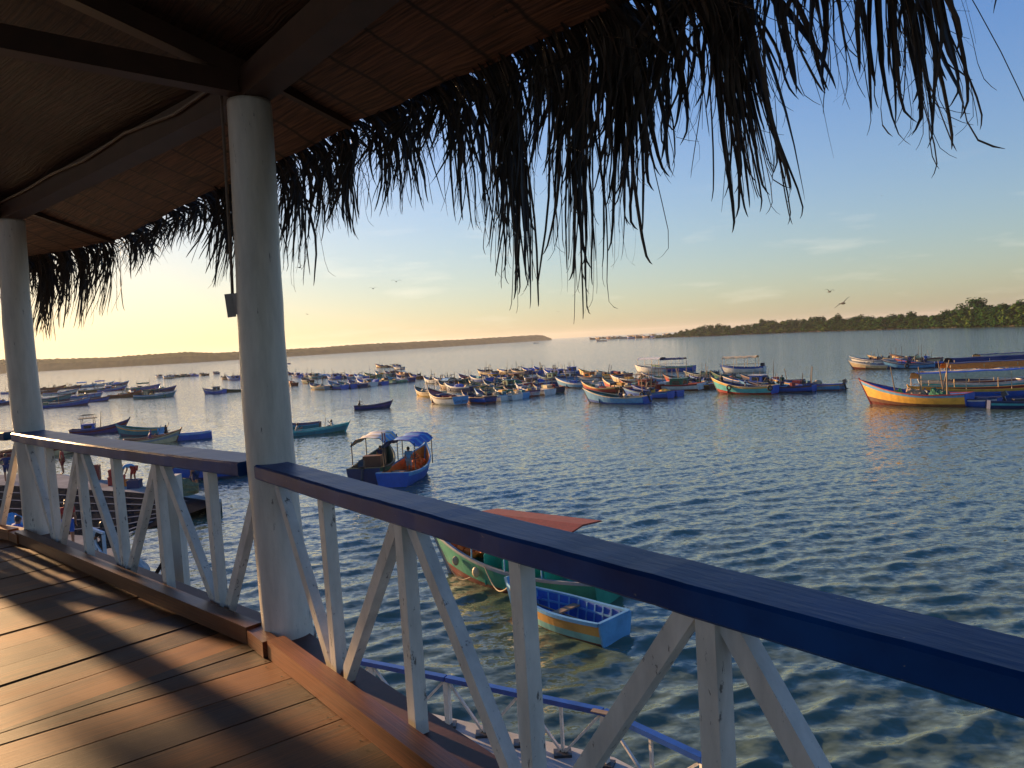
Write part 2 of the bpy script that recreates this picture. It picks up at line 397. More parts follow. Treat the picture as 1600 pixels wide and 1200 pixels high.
for i in range(N1):
    u = ((i + rt.uniform(-.4, .4)) / N1); u = max(0.012, min(1, u))
    # even spacing in metres along the shore: more trees per pixel where the shore is far
    u = u ** 1.12
    p, x = shore_at(u); d = Vector((p.x, p.y, 0)).normalized(); row = i % 3
    off = [3.0, 8.0, 15.0][row] + rt.uniform(-2, 3)
    dist = p.length; H = max(1.8, ((np.interp(x, [a for a, b in SH], [b for a, b in SH]) - top_py(x)) * dist / F)) * [0.66, 0.86, 1.0][row] * rt.uniform(0.82, 1.12)
    put_tree(Vector((p.x + d.x * off, p.y + d.y * off, 0.2)), H, i % 7, 'bushy mangrove tree in the unbroken green wood along the right shore', rt.uniform(1.3, 1.75))
for (x, ytop, off, lab, wid, k) in [(1530, 468.5, 10, 'tallest tree of the right shore, a broad dark crown above the mangroves', 1.15, 3), (1508, 481, 6, 'rounded shoulder tree leaning against the left of the tallest shore tree', 1.1, 1), (1588, 474, 4, 'olive green tree right of the tallest shore tree, at the photo edge', 1.3, 2),
        (1310, 491.0, 14, 'dark flat topped tree rising above the middle of the mangrove wood', 1.0, 0), (1424, 486.5, 14, 'spindly umbrella crowned tree rising above the mangroves left of the tallest tree', 0.8, 6), (1192, 497.5, 12, 'small dark tree sticking up above the left part of the mangrove wood', 0.9, 4)]:
    yb = np.interp(x, [a for a, b in SH], [b for a, b in SH]); p = at(x, yb); d = Vector((p.x, p.y, 0)).normalized()
    put_tree(Vector((p.x + d.x * off, p.y + d.y * off, 0.2)), (yb - ytop) * p.length / F, k, lab, wid)
# ------------------------------------------------------------------ pier deck, railing, roof
def V2(a): return Vector((a[0], a[1]))
BAY = 4.45
P2 = Vector((-1.33, 4.30)); ANG2 = R(-52.3)
angs = {2: ANG2, 3: R(-62.5), 4: R(-73), 1: R(-42.4), 0: R(-32.5), -1: R(-22.5), -2: R(-12.5), -3: R(-3)}   # direction of the bay that starts at post k and runs to post k+1
def dv(a): return Vector((math.cos(a), math.sin(a)))
P = {2: P2}
for k in (2, 3, 4): P[k + 1] = P[k] + dv(angs[k]) * BAY
for k in (1, 0, -1, -2, -3): P[k] = P[k + 1] - dv(angs[k]) * BAY
def nrm(a): return Vector((-math.sin(a), math.cos(a)))       # outward (towards the water)
def nout(k):
    if k in angs and (k - 1) in angs: return (nrm(angs[k]) + nrm(angs[k - 1])).normalized()
    return nrm(angs.get(k, angs.get(k - 1)))

def wood_material(name, c1, c2, rough=0.42, grain=26.0, bump=0.35):
    """planks: grain runs along U of the UV map, V across; tone per plank from the UV's whole part"""
    m, nt, b = mat_base(name); N = nt.nodes; L = nt.links
    uv = N.new('ShaderNodeUVMap'); mp = N.new('ShaderNodeMapping'); mp.inputs['Scale'].default_value = (1.3, grain, 1)
    L.new(uv.outputs[0], mp.inputs[0])
    mpd = N.new('ShaderNodeMapping'); mpd.inputs['Scale'].default_value = (1.0, 0.6, 1); L.new(uv.outputs[0], mpd.inputs[0])
    no = N.new('ShaderNodeTexNoise'); no.inputs['Scale'].default_value = 1.6; no.inputs['Detail'].default_value = 8; no.inputs['Roughness'].default_value = 0.62; no.inputs['Distortion'].default_value = 0.6
    L.new(mp.outputs[0], no.inputs['Vector'])
    n2 = N.new('ShaderNodeTexNoise'); n2.inputs['Scale'].default_value = 1.1; n2.inputs['Detail'].default_value = 5
    L.new(uv.outputs[0], n2.inputs['Vector'])
    sx = N.new('ShaderNodeSeparateXYZ'); L.new(uv.outputs[0], sx.inputs[0])
    fl = N.new('ShaderNodeMath'); fl.operation = 'FLOOR'; L.new(sx.outputs['Y'], fl.inputs[0])
    wh = N.new('ShaderNodeTexWhiteNoise'); wh.noise_dimensions = '1D'; L.new(fl.outputs[0], wh.inputs['W'])
    ad = N.new('ShaderNodeMath'); ad.operation = 'MULTIPLY_ADD'; L.new(wh.outputs['Value'], ad.inputs[0]); ad.inputs[1].default_value = 0.38
    m3 = N.new('ShaderNodeMath'); m3.operation = 'MULTIPLY_ADD'; L.new(n2.outputs['Fac'], m3.inputs[0]); m3.inputs[1].default_value = 0.9; m3.inputs[2].default_value = -0.62
    a2 = N.new('ShaderNodeMath'); a2.operation = 'ADD'; L.new(no.outputs['Fac'], a2.inputs[0]); L.new(m3.outputs[0], a2.inputs[1]); L.new(a2.outputs[0], ad.inputs[2])
    cr = N.new('ShaderNodeValToRGB'); cr.color_ramp.elements[0].position = 0.34; cr.color_ramp.elements[1].position = 0.76
    cr.color_ramp.elements[0].color = (*c1, 1); cr.color_ramp.elements[1].color = (*c2, 1)
    L.new(ad.outputs[0], cr.inputs[0])
    nd = N.new('ShaderNodeTexNoise'); nd.inputs['Scale'].default_value = 9; nd.inputs['Detail'].default_value = 9; nd.inputs['Roughness'].default_value = 0.78; L.new(mpd.outputs[0], nd.inputs['Vector'])
    cd = N.new('ShaderNodeValToRGB'); cd.color_ramp.elements[0].position = 0.55; cd.color_ramp.elements[1].position = 0.78; cd.color_ramp.elements[1].color = (.35, .35, .35, 1); L.new(nd.outputs['Fac'], cd.inputs[0])
    md = N.new('ShaderNodeMix'); md.data_type = 'RGBA'; L.new(cd.outputs[0], md.inputs['Factor']); L.new(cr.outputs[0], md.inputs['A']); md.inputs['B'].default_value = (0.26, 0.14, 0.07, 1)
    L.new(md.outputs['Result'], b.inputs['Base Color'])
    mr = N.new('ShaderNodeMapRange'); mr.inputs['To Min'].default_value = rough - 0.10; mr.inputs['To Max'].default_value = rough + 0.22; L.new(n2.outputs['Fac'], mr.inputs['Value']); L.new(mr.outputs[0], b.inputs['Roughness'])
    bp = N.new('ShaderNodeBump'); bp.inputs['Strength'].default_value = bump; bp.inputs['Distance'].default_value = 0.004
    L.new(no.outputs['Fac'], bp.inputs['Height']); L.new(bp.outputs[0], b.inputs['Normal'])
    return m
M_DECK = wood_material('deck_timber', (0.038, 0.010, 0.003), (0.25, 0.080, 0.018), 0.52)
M_CURB = wood_material('curb_timber', (0.10, 0.028, 0.009), (0.30, 0.095, 0.028), 0.40)
M_BEAMD = paint('dark_red_timber', (0.085, 0.022, 0.014), 0.6, 0.4, 9)

def clip_poly(poly, p0, n):
    out = []
    for i in range(len(poly)):
        a, b = poly[i], poly[(i + 1) % len(poly)]; da, db = (a - p0).dot(n), (b - p0).dot(n)
        if da >= 0: out.append(a)
        if (da >= 0) != (db >= 0): out.append(a + (b - a) * (da / (da - db)))
    return out
INW = 11.0
deck = MB(); deck.uv = []
PW, GAP = 0.285, 0.009; pid = 0; NAILS = []
rdk = random.Random(5)
for k in range(-2, 4):
    a = angs[k]; d, n = dv(a), nrm(a); L_ = BAY
    nn0, nn1 = nout(k), nout(k + 1)
    s = -4.0
    while s < L_ + 4.0:
        pw = PW * rdk.uniform(0.93, 1.07)
        q = [P[k] + d * (s + GAP / 2) - n * 0.125, P[k] + d * (s + pw - GAP / 2) - n * 0.125, P[k] + d * (s + pw - GAP / 2) - n * INW, P[k] + d * (s + GAP / 2) - n * INW]
        # mitre the bays along the radial lines through the posts
        t0 = Vector((nn0.y, -nn0.x)); t1 = Vector((nn1.y, -nn1.x))
        if t0.dot(d) < 0: t0 = -t0
        if t1.dot(d) < 0: t1 = -t1
        q = clip_poly(q, P[k] + t0 * 0.004, t0)
        if len(q) >= 3: q = clip_poly(q, P[k + 1] - t1 * 0.004, -t1)
        if len(q) >= 3:
            nq = len(q); base = len(deck.v); tilt = rdk.uniform(-0.002, 0.002); zt = ZD + rdk.uniform(-0.0025, 0.0025)
            top = [(p.x, p.y, zt + tilt * i) for i, p in enumerate(q)]; bot = [(p.x, p.y, zt - 0.05) for p in q]
            fs = [tuple(range(nq)), tuple(range(2 * nq - 1, nq - 1, -1))] + [(i, i + nq, (i + 1) % nq + nq, (i + 1) % nq) for i in range(nq)]
            deck.add(top + bot, fs)
            off = rdk.uniform(0, 30)
            for p in q + q:
                rel = p - P[k]; deck.uv.append((off + rel.dot(n), pid + 0.02 + 0.96 * max(0, min(1, (rel.dot(d) - s) / pw))))
            for off_ in (-0.26, -1.6, -3.4, -5.4):
                for fr in (0.18, 0.82):
                    c_ = P[k] + d * (s + pw * fr) + n * (off_ + rdk.uniform(-.02, .02))
                    if (c_ - P[k]).dot(t0) > .03 and (c_ - P[k + 1]).dot(-t1) > .03: NAILS.append((c_, zt + tilt * 1.5 + .0035))
            pid += 1
        s += pw
od = deck.build('deck_floor', M_DECK); tag(od, 'worn orange brown plank deck of the pier', kind='structure')
nb_ = MB()
for c_, z_ in NAILS: nb_.add([(c_.x + .006 * math.cos(a_ * 1.0472), c_.y + .006 * math.sin(a_ * 1.0472), z_) for a_ in range(6)], [(0, 1, 2, 3, 4, 5)])
tag(nb_.build('deck_nails', paint('rusty_nail', (.02, .012, .009), .6, .3, 20)), 'rusty nail heads in the deck planks', kind='structure')
# joists and edge beam under the planks, then concrete-free piles
ub = MB()
for k in range(-2, 4):
    d, n = dv(angs[k]), nrm(angs[k])
    for off in (-0.10, -1.6, -3.4, -5.4, -7.6, -10.2):
        a, b = P[k] + n * off, P[k + 1] + n * off
        ub.bar((a.x, a.y, ZD - 0.16), (b.x, b.y, ZD - 0.16), 0.12, 0.20)
tag(ub.build('deck_joists', M_BEAMD), 'timber joists carrying the pier deck', kind='structure')

def uvbar(mb, a, b, w, h, up=(0, 0, 1), vid=0):
    n0 = len(mb.v); mb.bar(a, b, w, h, up); L_ = (Vector(b) - Vector(a)).length
    for i in range(8): mb.uv.append(((0 if i < 4 else L_) + vid * 7.3, vid + [0.05, 0.35, 0.65, 0.95][i % 4]))

M_WHITE = paint('flaking_white_paint', (0.66, 0.61, 0.55), 0.5, 0.26, 9.0, 0.605, (0.13, 0.115, 0.105), 0.4, (1, 1, 0.30))
M_WHITE2 = paint('worn_white_paint', (0.62, 0.57, 0.52), 0.5, 0.28, 8.0, 0.60, (0.15, 0.13, 0.12), 0.4, (1, 1, 0.35))
M_POST = paint('post_white_paint', (0.62, 0.565, 0.50), 0.40, 0.30, 7.0, 0.628, (0.14, 0.12, 0.105), 0.45, (1, 1, 0.18))
def rail_material():
    m, nt, b = mat_base('blue_rail_paint'); N = nt.nodes; L = nt.links
    tc = N.new('ShaderNodeTexCoord')
    no = N.new('ShaderNodeTexNoise'); no.inputs['Scale'].default_value = 3.5; no.inputs['Detail'].default_value = 7; no.inputs['Roughness'].default_value = 0.6; L.new(tc.outputs['Object'], no.inputs['Vector'])
    mp = N.new('ShaderNodeMapping'); mp.inputs['Scale'].default_value = (9, 50, 9); mp.inputs['Rotation'].default_value = (0, 0, R(30)); L.new(tc.outputs['Object'], mp.inputs[0])
    n2 = N.new('ShaderNodeTexNoise'); n2.inputs['Scale'].default_value = 1.0; n2.inputs['Detail'].default_value = 4; L.new(mp.outputs[0], n2.inputs['Vector'])
    cr = N.new('ShaderNodeValToRGB'); cr.color_ramp.elements[0].position = 0.3; cr.color_ramp.elements[1].position = 0.72
    cr.color_ramp.elements[0].color = (0.001, 0.022, 0.105, 1); cr.color_ramp.elements[1].color = (0.004, 0.055, 0.215, 1)
    L.new(no.outputs['Fac'], cr.inputs[0])
    n3 = N.new('ShaderNodeTexNoise'); n3.inputs['Scale'].default_value = 22; n3.inputs['Detail'].default_value = 8; n3.inputs['Roughness'].default_value = 0.72; L.new(tc.outputs['Object'], n3.inputs['Vector'])
    c3 = N.new('ShaderNodeValToRGB'); c3.color_ramp.elements[0].position = 0.665; c3.color_ramp.elements[1].position = 0.69; L.new(n3.outputs['Fac'], c3.inputs[0])
    mc = N.new('ShaderNodeMix'); mc.data_type = 'RGBA'; L.new(c3.outputs[0], mc.inputs['Factor']); L.new(cr.outputs[0], mc.inputs['A']); mc.inputs['B'].default_value = (0.22, 0.22, 0.18, 1)
    L.new(mc.outputs['Result'], b.inputs['Base Color'])
    b.inputs['Roughness'].default_value = 0.42; b.inputs['Specular IOR Level'].default_value = 0.2
    b1 = N.new('ShaderNodeBump'); b1.inputs['Strength'].default_value = 0.3; b1.inputs['Distance'].default_value = 0.006; L.new(n2.outputs['Fac'], b1.inputs['Height'])
    L.new(b1.outputs[0], b.inputs['Normal'])
    return m
M_RAIL = rail_material()
M_LOWRAIL = paint('royal_blue_rail_paint', (0.018, 0.075, 0.32), 0.32, 0.3, 4, 0.70, (0.25, 0.12, 0.06), 0.3)

# posts ---------------------------------------------------------------
ZB = ZC + 1.39                    # underside of the ring beam
def post(k):
    rnd = random.Random(k + 30)
    root = empty('roof_post', (P[k].x - (0.038 if k == 2 else 0), P[k].y, ZD))
    n = 40; zs = [0, 0.02] + [0.1 + 0.15 * q for q in range(18)] + [ZB - ZD - 0.02, ZB - ZD]
    vs = []; fs = []
    for j, z in enumerate(zs):
        r = 0.138 - 0.022 * z / 3.0 + (0.006 if z < 0.05 else 0) + rnd.uniform(-.002, .002)
        ox, oy = 0.012 * math.sin(z * 1.9 + k), 0.012 * math.cos(z * 1.4 + k)
        for i in range(n):
            a = 6.28318 * i / n; vs.append((ox + math.cos(a) * r * (1 + 0.018 * math.sin(3 * a + z) + 0.010 * math.sin(7 * a + 2.1 * k) + 0.008 * math.sin(5 * a - z * 2.3)), oy + math.sin(a) * r, z))
    for j in range(len(zs) - 1):
        for i in range(n): fs.append((j * n + i, j * n + (i + 1) % n, (j + 1) * n + (i + 1) % n, (j + 1) * n + i))
    fs.append(tuple((len(zs) - 1) * n + i for i in range(n)))
    MB().add(vs, fs).build('shaft', M_POST, root, smooth=True)
    # the pile it stands on, down into the bay
    MB().tube([(0, 0, -0.01), (0, 0, -11.5)], 0.17, 14).build('pile', paint('pile_timber', (0.12, 0.10, 0.085), 0.8, 0.4, 4), root, smooth=True)
    return root
LABP = {2: 'thick white round roof post in the middle, with a sign hanging from a cord', 1: 'white round roof post at the left edge where two railings meet'}
for k in range(-1, 5):
    tag(post(k), LABP.get(k, 'white round roof post of the pier beyond the photo'), 'post', 'roof posts of the pier')

# curbs and outer sills ------------------------------------------------
for k in range(-2, 4):
    d, n = dv(angs[k]), nrm(angs[k])
    r = empty('deck_curb', (0, 0, 0))
    cb = MB(); cb.uv = []
    s0 = 0.20 if k == 2 else 0.06
    a = P[k] + d * s0 - n * 0.17; b = P[k + 1] - d * 0.12 - n * 0.17
    uvbar(cb, (a.x, a.y, ZD + 0.052), (b.x, b.y, ZD + 0.052), 0.095, 0.10, vid=3 + k)
    cb.build('curb_beam', M_CURB, r)
    c2 = MB(); c2.uv = []
    q = P[k] - n * 0.19
    a, b = q - d * 0.17, q + d * 0.17
    uvbar(c2, (a.x, a.y, ZD + 0.045), (b.x, b.y, ZD + 0.045), 0.085, 0.085, vid=9 + k)
    if k in (1, 2): c2.build('curb_block', M_CURB, r)
    c3 = MB(); a, b = P[k] - n * 0.03, P[k + 1] - n * 0.03
    c3.bar((a.x, a.y, ZD - 0.02), (b.x, b.y, ZD - 0.02), 0.18, 0.11)
    c3.build('outer_sill', M_BEAMD, r)
    tag(r, {2: 'reddish timber curb along the deck edge in the foreground', 1: 'sunlit timber curb between the two white posts', 0: 'short piece of timber curb left of the left white post'}.get(k, 'timber curb of the pier beyond the photo'), 'curb', 'timber curbs at the deck edge')

# railings -------------------------------------------------------------
def railing(k):
    d, n = dv(angs[k]), nrm(angs[k]); rnd = random.Random(k + 70)
    root = empty('railing', (P[k].x, P[k].y, ZD), angs[k])      # local x runs along the bay, y outwards
    L_ = BAY
    rw, rh, rz, ry = (0.27 if k == 1 else 0.175), 0.080, 0.982, (-0.035 if k == 1 else -0.075)
    mb = MB(); seg = 40; x0, x1 = 0.045, L_ - 0.165
    vs = []; fs = []
    prof = [(-rw / 2 + .008, -rh / 2), (rw / 2 - .008, -rh / 2), (rw / 2, -rh / 2 + .008), (rw / 2, rh / 2 - .010), (rw / 2 - .010, rh / 2), (-rw / 2 + .010, rh / 2), (-rw / 2, rh / 2 - .010), (-rw / 2, -rh / 2 + .008)]
    for i in range(seg + 1):
        x = x0 + (x1 - x0) * i / seg; w1, w2 = rnd.uniform(-.0015, .0015), rnd.uniform(-.0015, .0015) - 0.012 * math.sin(math.pi * i / seg)
        for (y, z) in prof: vs.append((x, y + ry + w1, z + rz + w2))
    m = len(prof)
    for i in range(seg):
        for j in range(m): fs.append((i * m + j, i * m + (j + 1) % m, (i + 1) * m + (j + 1) % m, (i + 1) * m + j))
    fs.append(tuple(range(m))); fs.append(tuple(seg * m + j for j in range(m))[::-1])
    mb.add(vs, fs).build('handrail', M_RAIL, root)
    zt, zb = rz - rh / 2 - 0.002, -0.04
    sp = 0.752; yb = -0.06
    xs = [j * sp for j in range(1, 6)]
    for j, x in enumerate(xs):
        w = 0.060; x += rnd.uniform(-.012, .012)
        q = MB().bar((x, yb, zb + 0.02), (x + rnd.uniform(-.01, .01), yb - 0.012, zt), w, w, (0, 1, 0))
        q.build('baluster', M_WHITE, root)
    nodes = [0.05] + xs + [L_ - 0.05]
    for j in range(6):
        xa, xb = nodes[j], nodes[j + 1]
        ta, tb = ((zt - 0.012, zb + 0.05) if j % 2 == 0 else (zb + 0.05, zt - 0.012))
        oa, ob = (0.045 if j else 0.06), (0.045 if j < 5 else 0.06)
        MB().bar((xa + oa, yb + 0.004, ta), (xb - ob, yb + 0.004, tb), 0.058, 0.050, (0, 1, 0)).build('brace', M_WHITE2, root)
    return root
for k in range(-2, 4):
    tag(railing(k), {2: 'blue topped white railing running through the foreground to the right edge', 1: 'blue topped white railing between the two white posts', 0: 'blue topped white railing left of the left white post'}.get(k, 'blue topped white railing of the pier beyond the photo'), 'railing', 'railings of the pier')

# roof -----------------------------------------------------------------
def mat_material(gain=1.0):
    """reed matting: reeds run along U, string ties every third of a metre"""
    m, nt, b = mat_base('reed_matting'); N = nt.nodes; L = nt.links
    uv = N.new('ShaderNodeUVMap')
    def nz(st, det):
        mp = N.new('ShaderNodeMapping'); mp.inputs['Scale'].default_value = st; L.new(uv.outputs[0], mp.inputs[0])
        no = N.new('ShaderNodeTexNoise'); no.inputs['Scale'].default_value = 1.0; no.inputs['Detail'].default_value = det; no.inputs['Roughness'].default_value = 0.6; L.new(mp.outputs[0], no.inputs['Vector']); return no
    n1 = nz((2.2, 70, 1), 4); n2 = nz((1.2, 2.6, 1), 5); n3 = nz((1.4, 12, 1), 3)
    sx = N.new('ShaderNodeSeparateXYZ'); L.new(uv.outputs[0], sx.inputs[0])
    wob = N.new('ShaderNodeMath'); wob.operation = 'MULTIPLY_ADD'; L.new(n2.outputs['Fac'], wob.inputs[0]); wob.inputs[1].default_value = 0.12; L.new(sx.outputs['X'], wob.inputs[2])
    fr = N.new('ShaderNodeMath'); fr.operation = 'PINGPONG'; L.new(wob.outputs[0], fr.inputs[0]); fr.inputs[1].default_value = 0.19
    tie = N.new('ShaderNodeMapRange'); tie.inputs['From Min'].default_value = 0.006; tie.inputs['From Max'].default_value = 0.022; L.new(fr.outputs[0], tie.inputs['Value'])
    cr = N.new('ShaderNodeValToRGB'); cr.color_ramp.elements[0].position = 0.34; cr.color_ramp.elements[1].position = 0.72
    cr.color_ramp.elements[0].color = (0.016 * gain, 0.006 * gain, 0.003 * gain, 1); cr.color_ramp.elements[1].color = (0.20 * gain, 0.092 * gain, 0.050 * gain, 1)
    L.new(n1.outputs['Fac'], cr.inputs[0])
    cr3 = N.new('ShaderNodeValToRGB'); cr3.color_ramp.elements[0].position = 0.30; cr3.color_ramp.elements[1].position = 0.42; cr3.color_ramp.elements[0].color = (0.12, 0.12, 0.12, 1)
    L.new(n3.outputs['Fac'], cr3.inputs[0])
    m1 = N.new('ShaderNodeMix'); m1.data_type = 'RGBA'; m1.blend_type = 'MULTIPLY'; m1.inputs['Factor'].default_value = 0.8; L.new(cr.outputs[0], m1.inputs['A']); L.new(cr3.outputs[0], m1.inputs['B'])
    m2 = N.new('ShaderNodeMix'); m2.data_type = 'RGBA'; m2.inputs['A'].default_value = (0.02, 0.008, 0.004, 1); L.new(tie.outputs[0], m2.inputs['Factor']); L.new(m1.outputs['Result'], m2.inputs['B'])
    L.new(m2.outputs['Result'], b.inputs['Base Color']); b.inputs['Roughness'].default_value = 0.7
    ad = N.new('ShaderNodeMath'); ad.operation = 'ADD'; L.new(n1.outputs['Fac'], ad.inputs[0]); L.new(n3.outputs['Fac'], ad.inputs[1])
    bp = N.new('ShaderNodeBump'); bp.inputs['Strength'].default_value = 0.8; bp.inputs['Distance'].default_value = 0.012; L.new(ad.outputs[0], bp.inputs['Height']); L.new(bp.outputs[0], b.inputs['Normal'])
    return m
M_MAT_SHADED = mat_material(0.40); M_MAT_LIT = mat_material(1.55)  # same reeds twice: the ceiling's shade and the eave's light put into the colour
M_ROOFBEAM = paint('roof_timber', (0.060, 0.026, 0.014), 0.6, 0.35, 5)
M_PALM = paint('dry_palm_leaf', (0.050, 0.034, 0.024), 0.6, 0.5, 7)
ZE = {k: ZC + 1.28 for k in range(-3, 6)}; ZE[2] = ZC + 1.36; ZE[1] = ZC + 1.27; ZE[3] = ZC + 1.20
OVER = {k: 0.90 for k in range(-3, 6)}; OVER[2] = 0.62; OVER[1] = 0.95; OVER[3] = 0.85
Bk = {k: Vector((P[k].x, P[k].y, ZB + 0.185)) for k in range(-2, 5)}
E = {}
for k in range(-2, 5):
    q = P[k] + nout(k) * OVER[k]; E[k] = Vector((q.x, q.y, ZE[k]))
I1 = {}; 
for k in range(-2, 5):
    q = P[k] - nout(k) * 10.0; I1[k] = Vector((q.x, q.y, ZB + 2.9))
roof = empty('thatched_roof', (0, 0, 0))
tag(roof, 'thatched roof of reed matting and dry palm fronds over the deck', 'roof')
for k in range(-2, 4):
    d = dv(angs[k]); n = nrm(angs[k])
    # inner and outer mats of the bay, each slightly sagging, subdivided
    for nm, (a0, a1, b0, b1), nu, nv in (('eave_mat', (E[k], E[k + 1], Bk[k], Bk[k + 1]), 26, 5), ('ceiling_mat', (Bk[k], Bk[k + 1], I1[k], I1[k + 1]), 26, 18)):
        rnd = random.Random(k * 7 + nu + nv); mb = MB(); mb.uv = []; vs = []; fs = []
        for j in range(nv + 1):
            v = j / nv
            for i in range(nu + 1):
                u = i / nu; p = a0.lerp(a1, u).lerp(b0.lerp(b1, u), v)
                edge = 0.018 if (nm == 'eave_mat' and j == 0) else 0.006
                p = p + Vector((n.x, n.y, 0)) * rnd.uniform(-edge, edge) + Vector((0, 0, rnd.uniform(-.008, .008) - 0.02 * math.sin(u * 9 + v * 4) * (1 if nm == 'ceiling_mat' else 0.3)))
                vs.append(p); mb.uv.append(((Vector((p.x, p.y)) - P[k]).dot(d) + 13 * k, (p - a0.lerp(a1, u)).length + 3.1 * k))
        for j in range(nv):
            for i in range(nu): q = j * (nu + 1) + i; fs.append((q, q + nu + 1, q + nu + 2, q + 1))
        mb.add(vs, fs).build(nm, M_MAT_LIT if nm == 'eave_mat' else M_MAT_SHADED, roof, smooth=True)
    # thatch layer on top of the mats
    mb = MB(); up = Vector((0, 0, 0.05)); th = Vector((0, 0, 0.22))
    e0, e1 = E[k] - Vector((nout(k).x, nout(k).y, 0)) * 0.03, E[k + 1] - Vector((nout(k + 1).x, nout(k + 1).y, 0)) * 0.03
    vs = [e0 + up, e1 + up, Bk[k + 1] + up, Bk[k] + up, I1[k + 1] + up, I1[k] + up]
    vs += [v + th for v in vs]
    mb.add(vs, [(0, 1, 2, 3), (3, 2, 4, 5), (6, 9, 8, 7), (9, 11, 10, 8), (0, 6, 7, 1), (5, 4, 10, 11), (1, 7, 8, 2), (2, 8, 10, 4), (3, 9, 6, 0), (5, 11, 9, 3)]).build('thatch', M_PALM, roof)
    # ring beam on the posts, radial tie beam, rafters, battens
    a, b = P[k], P[k + 1]
    MB().bar((a.x, a.y, ZB + 0.075), (b.x, b.y, ZB + 0.075), 0.16, 0.15).build('ring_beam', M_ROOFBEAM, roof)
    q = P[k] - nout(k) * 6.0
    MB().bar((P[k].x - nout(k).x * .1, P[k].y - nout(k).y * .1, ZB + 0.07), (q.x, q.y, ZB + 0.10), 0.10, 0.11).build('tie_beam', M_ROOFBEAM, roof)
    MB().bar(E[k] + Vector((0, 0, -0.012)), Bk[k] + Vector((0, 0, -0.03)), 0.05, 0.05).build('rafter', M_ROOFBEAM, roof)
    MB().bar(Bk[k] + Vector((0, 0, -0.05)), I1[k] + Vector((0, 0, -0.05)), 0.09, 0.12).build('rafter', M_ROOFBEAM, roof)
# inner end of the roof: a plank wall so that the hall behind stays dark
# cable along the ring beam and down the post, with its sign ---------------
M_CABLE = paint('cable_sheath', (0.12, 0.075, 0.05), 0.5, 0.2, 20)
c1 = at_depth(357, 455, 4.22); 
pc = Vector((P[2].x, P[2].y, 0)); dl = -dv(angs[2]).lerp(Vector((0, 0)), 0)
side = Vector((-0.95, -0.30)).normalized()
q = P[2] + Vector((-0.038, 0)) + side * 0.128
cm = MB()
cm.tube([(q.x, q.y, ZB + 0.13), (q.x, q.y, ZB), (q.x + side.x * .006, q.y + side.y * .006, ZC + 1.0), (q.x + side.x * .016, q.y, ZC + 0.5), (q.x + side.x * .022, q.y, ZC + 0.345)], 0.0085, 8)
cable = cm.build('hanging_cable', M_CABLE); tag(cable, 'thin brown cable running down the left side of the middle white post', 'cable')
cm = MB(); pts = []
for i in range(13):
    u = i / 12; p = P[1].lerp(P[2], 1 - u); nn = nrm(angs[1])
    pts.append((p.x - nn.x * 0.10, p.y - nn.y * 0.10, ZB + 0.135 - 0.06 * math.sin(u * 3 * math.pi) ** 2 * (1 - u)))
cm.tube(pts, 0.010, 6)
tag(cm.build('beam_cable', M_CABLE), 'pale cable sagging along the roof beam between the posts', 'cable')
sg = empty('hanging_sign', (q.x + side.x * .028, q.y + side.y * .028, ZC + 0.345)); sg.rotation_euler = (0, R(-4), R(10))
M_SIGN = paint('sign_board', (0.30, 0.26, 0.24), 0.5, 0.25, 12)
MB().box((-0.012, 0, -0.065), (0.044, 0.012, 0.128)).box((0.022, -0.010, -0.060), (0.034, 0.010, 0.115), Matrix.Rotation(R(-35), 3, 'Z')).build('board', M_SIGN, sg)
def text_mesh(body, size, mat, parent, mtx, name='lettering', extrude=0.001):
    cu = bpy.data.curves.new(name, 'FONT'); cu.body = body; cu.size = size; cu.extrude = extrude; cu.align_x = 'CENTER'; cu.align_y = 'CENTER'
    o = bpy.data.objects.new(name, cu); COL.objects.link(o)
    dg = bpy.context.evaluated_depsgraph_get(); me = bpy.data.meshes.new_from_object(o.evaluated_get(dg)); bpy.data.objects.remove(o)
    me.materials.clear(); me.materials.append(mat); t = bpy.data.objects.new(name, me); COL.objects.link(t); t.parent = parent; t.matrix_local = mtx
    return t
M_INK = paint('dark_lettering', (0.015, 0.015, 0.018), 0.5, 0.1, 10)
text_mesh('SOS', 0.044, M_INK, sg, Matrix.Translation((0.0245, -0.0165, -0.058)) @ Matrix.Rotation(R(-35), 4, 'Z') @ Matrix.Rotation(R(90), 4, 'X') @ Matrix.Rotation(R(-90), 4, 'Z'))
tag(sg, 'small folded sign with upright lettering hung beside the middle white post', 'sign')

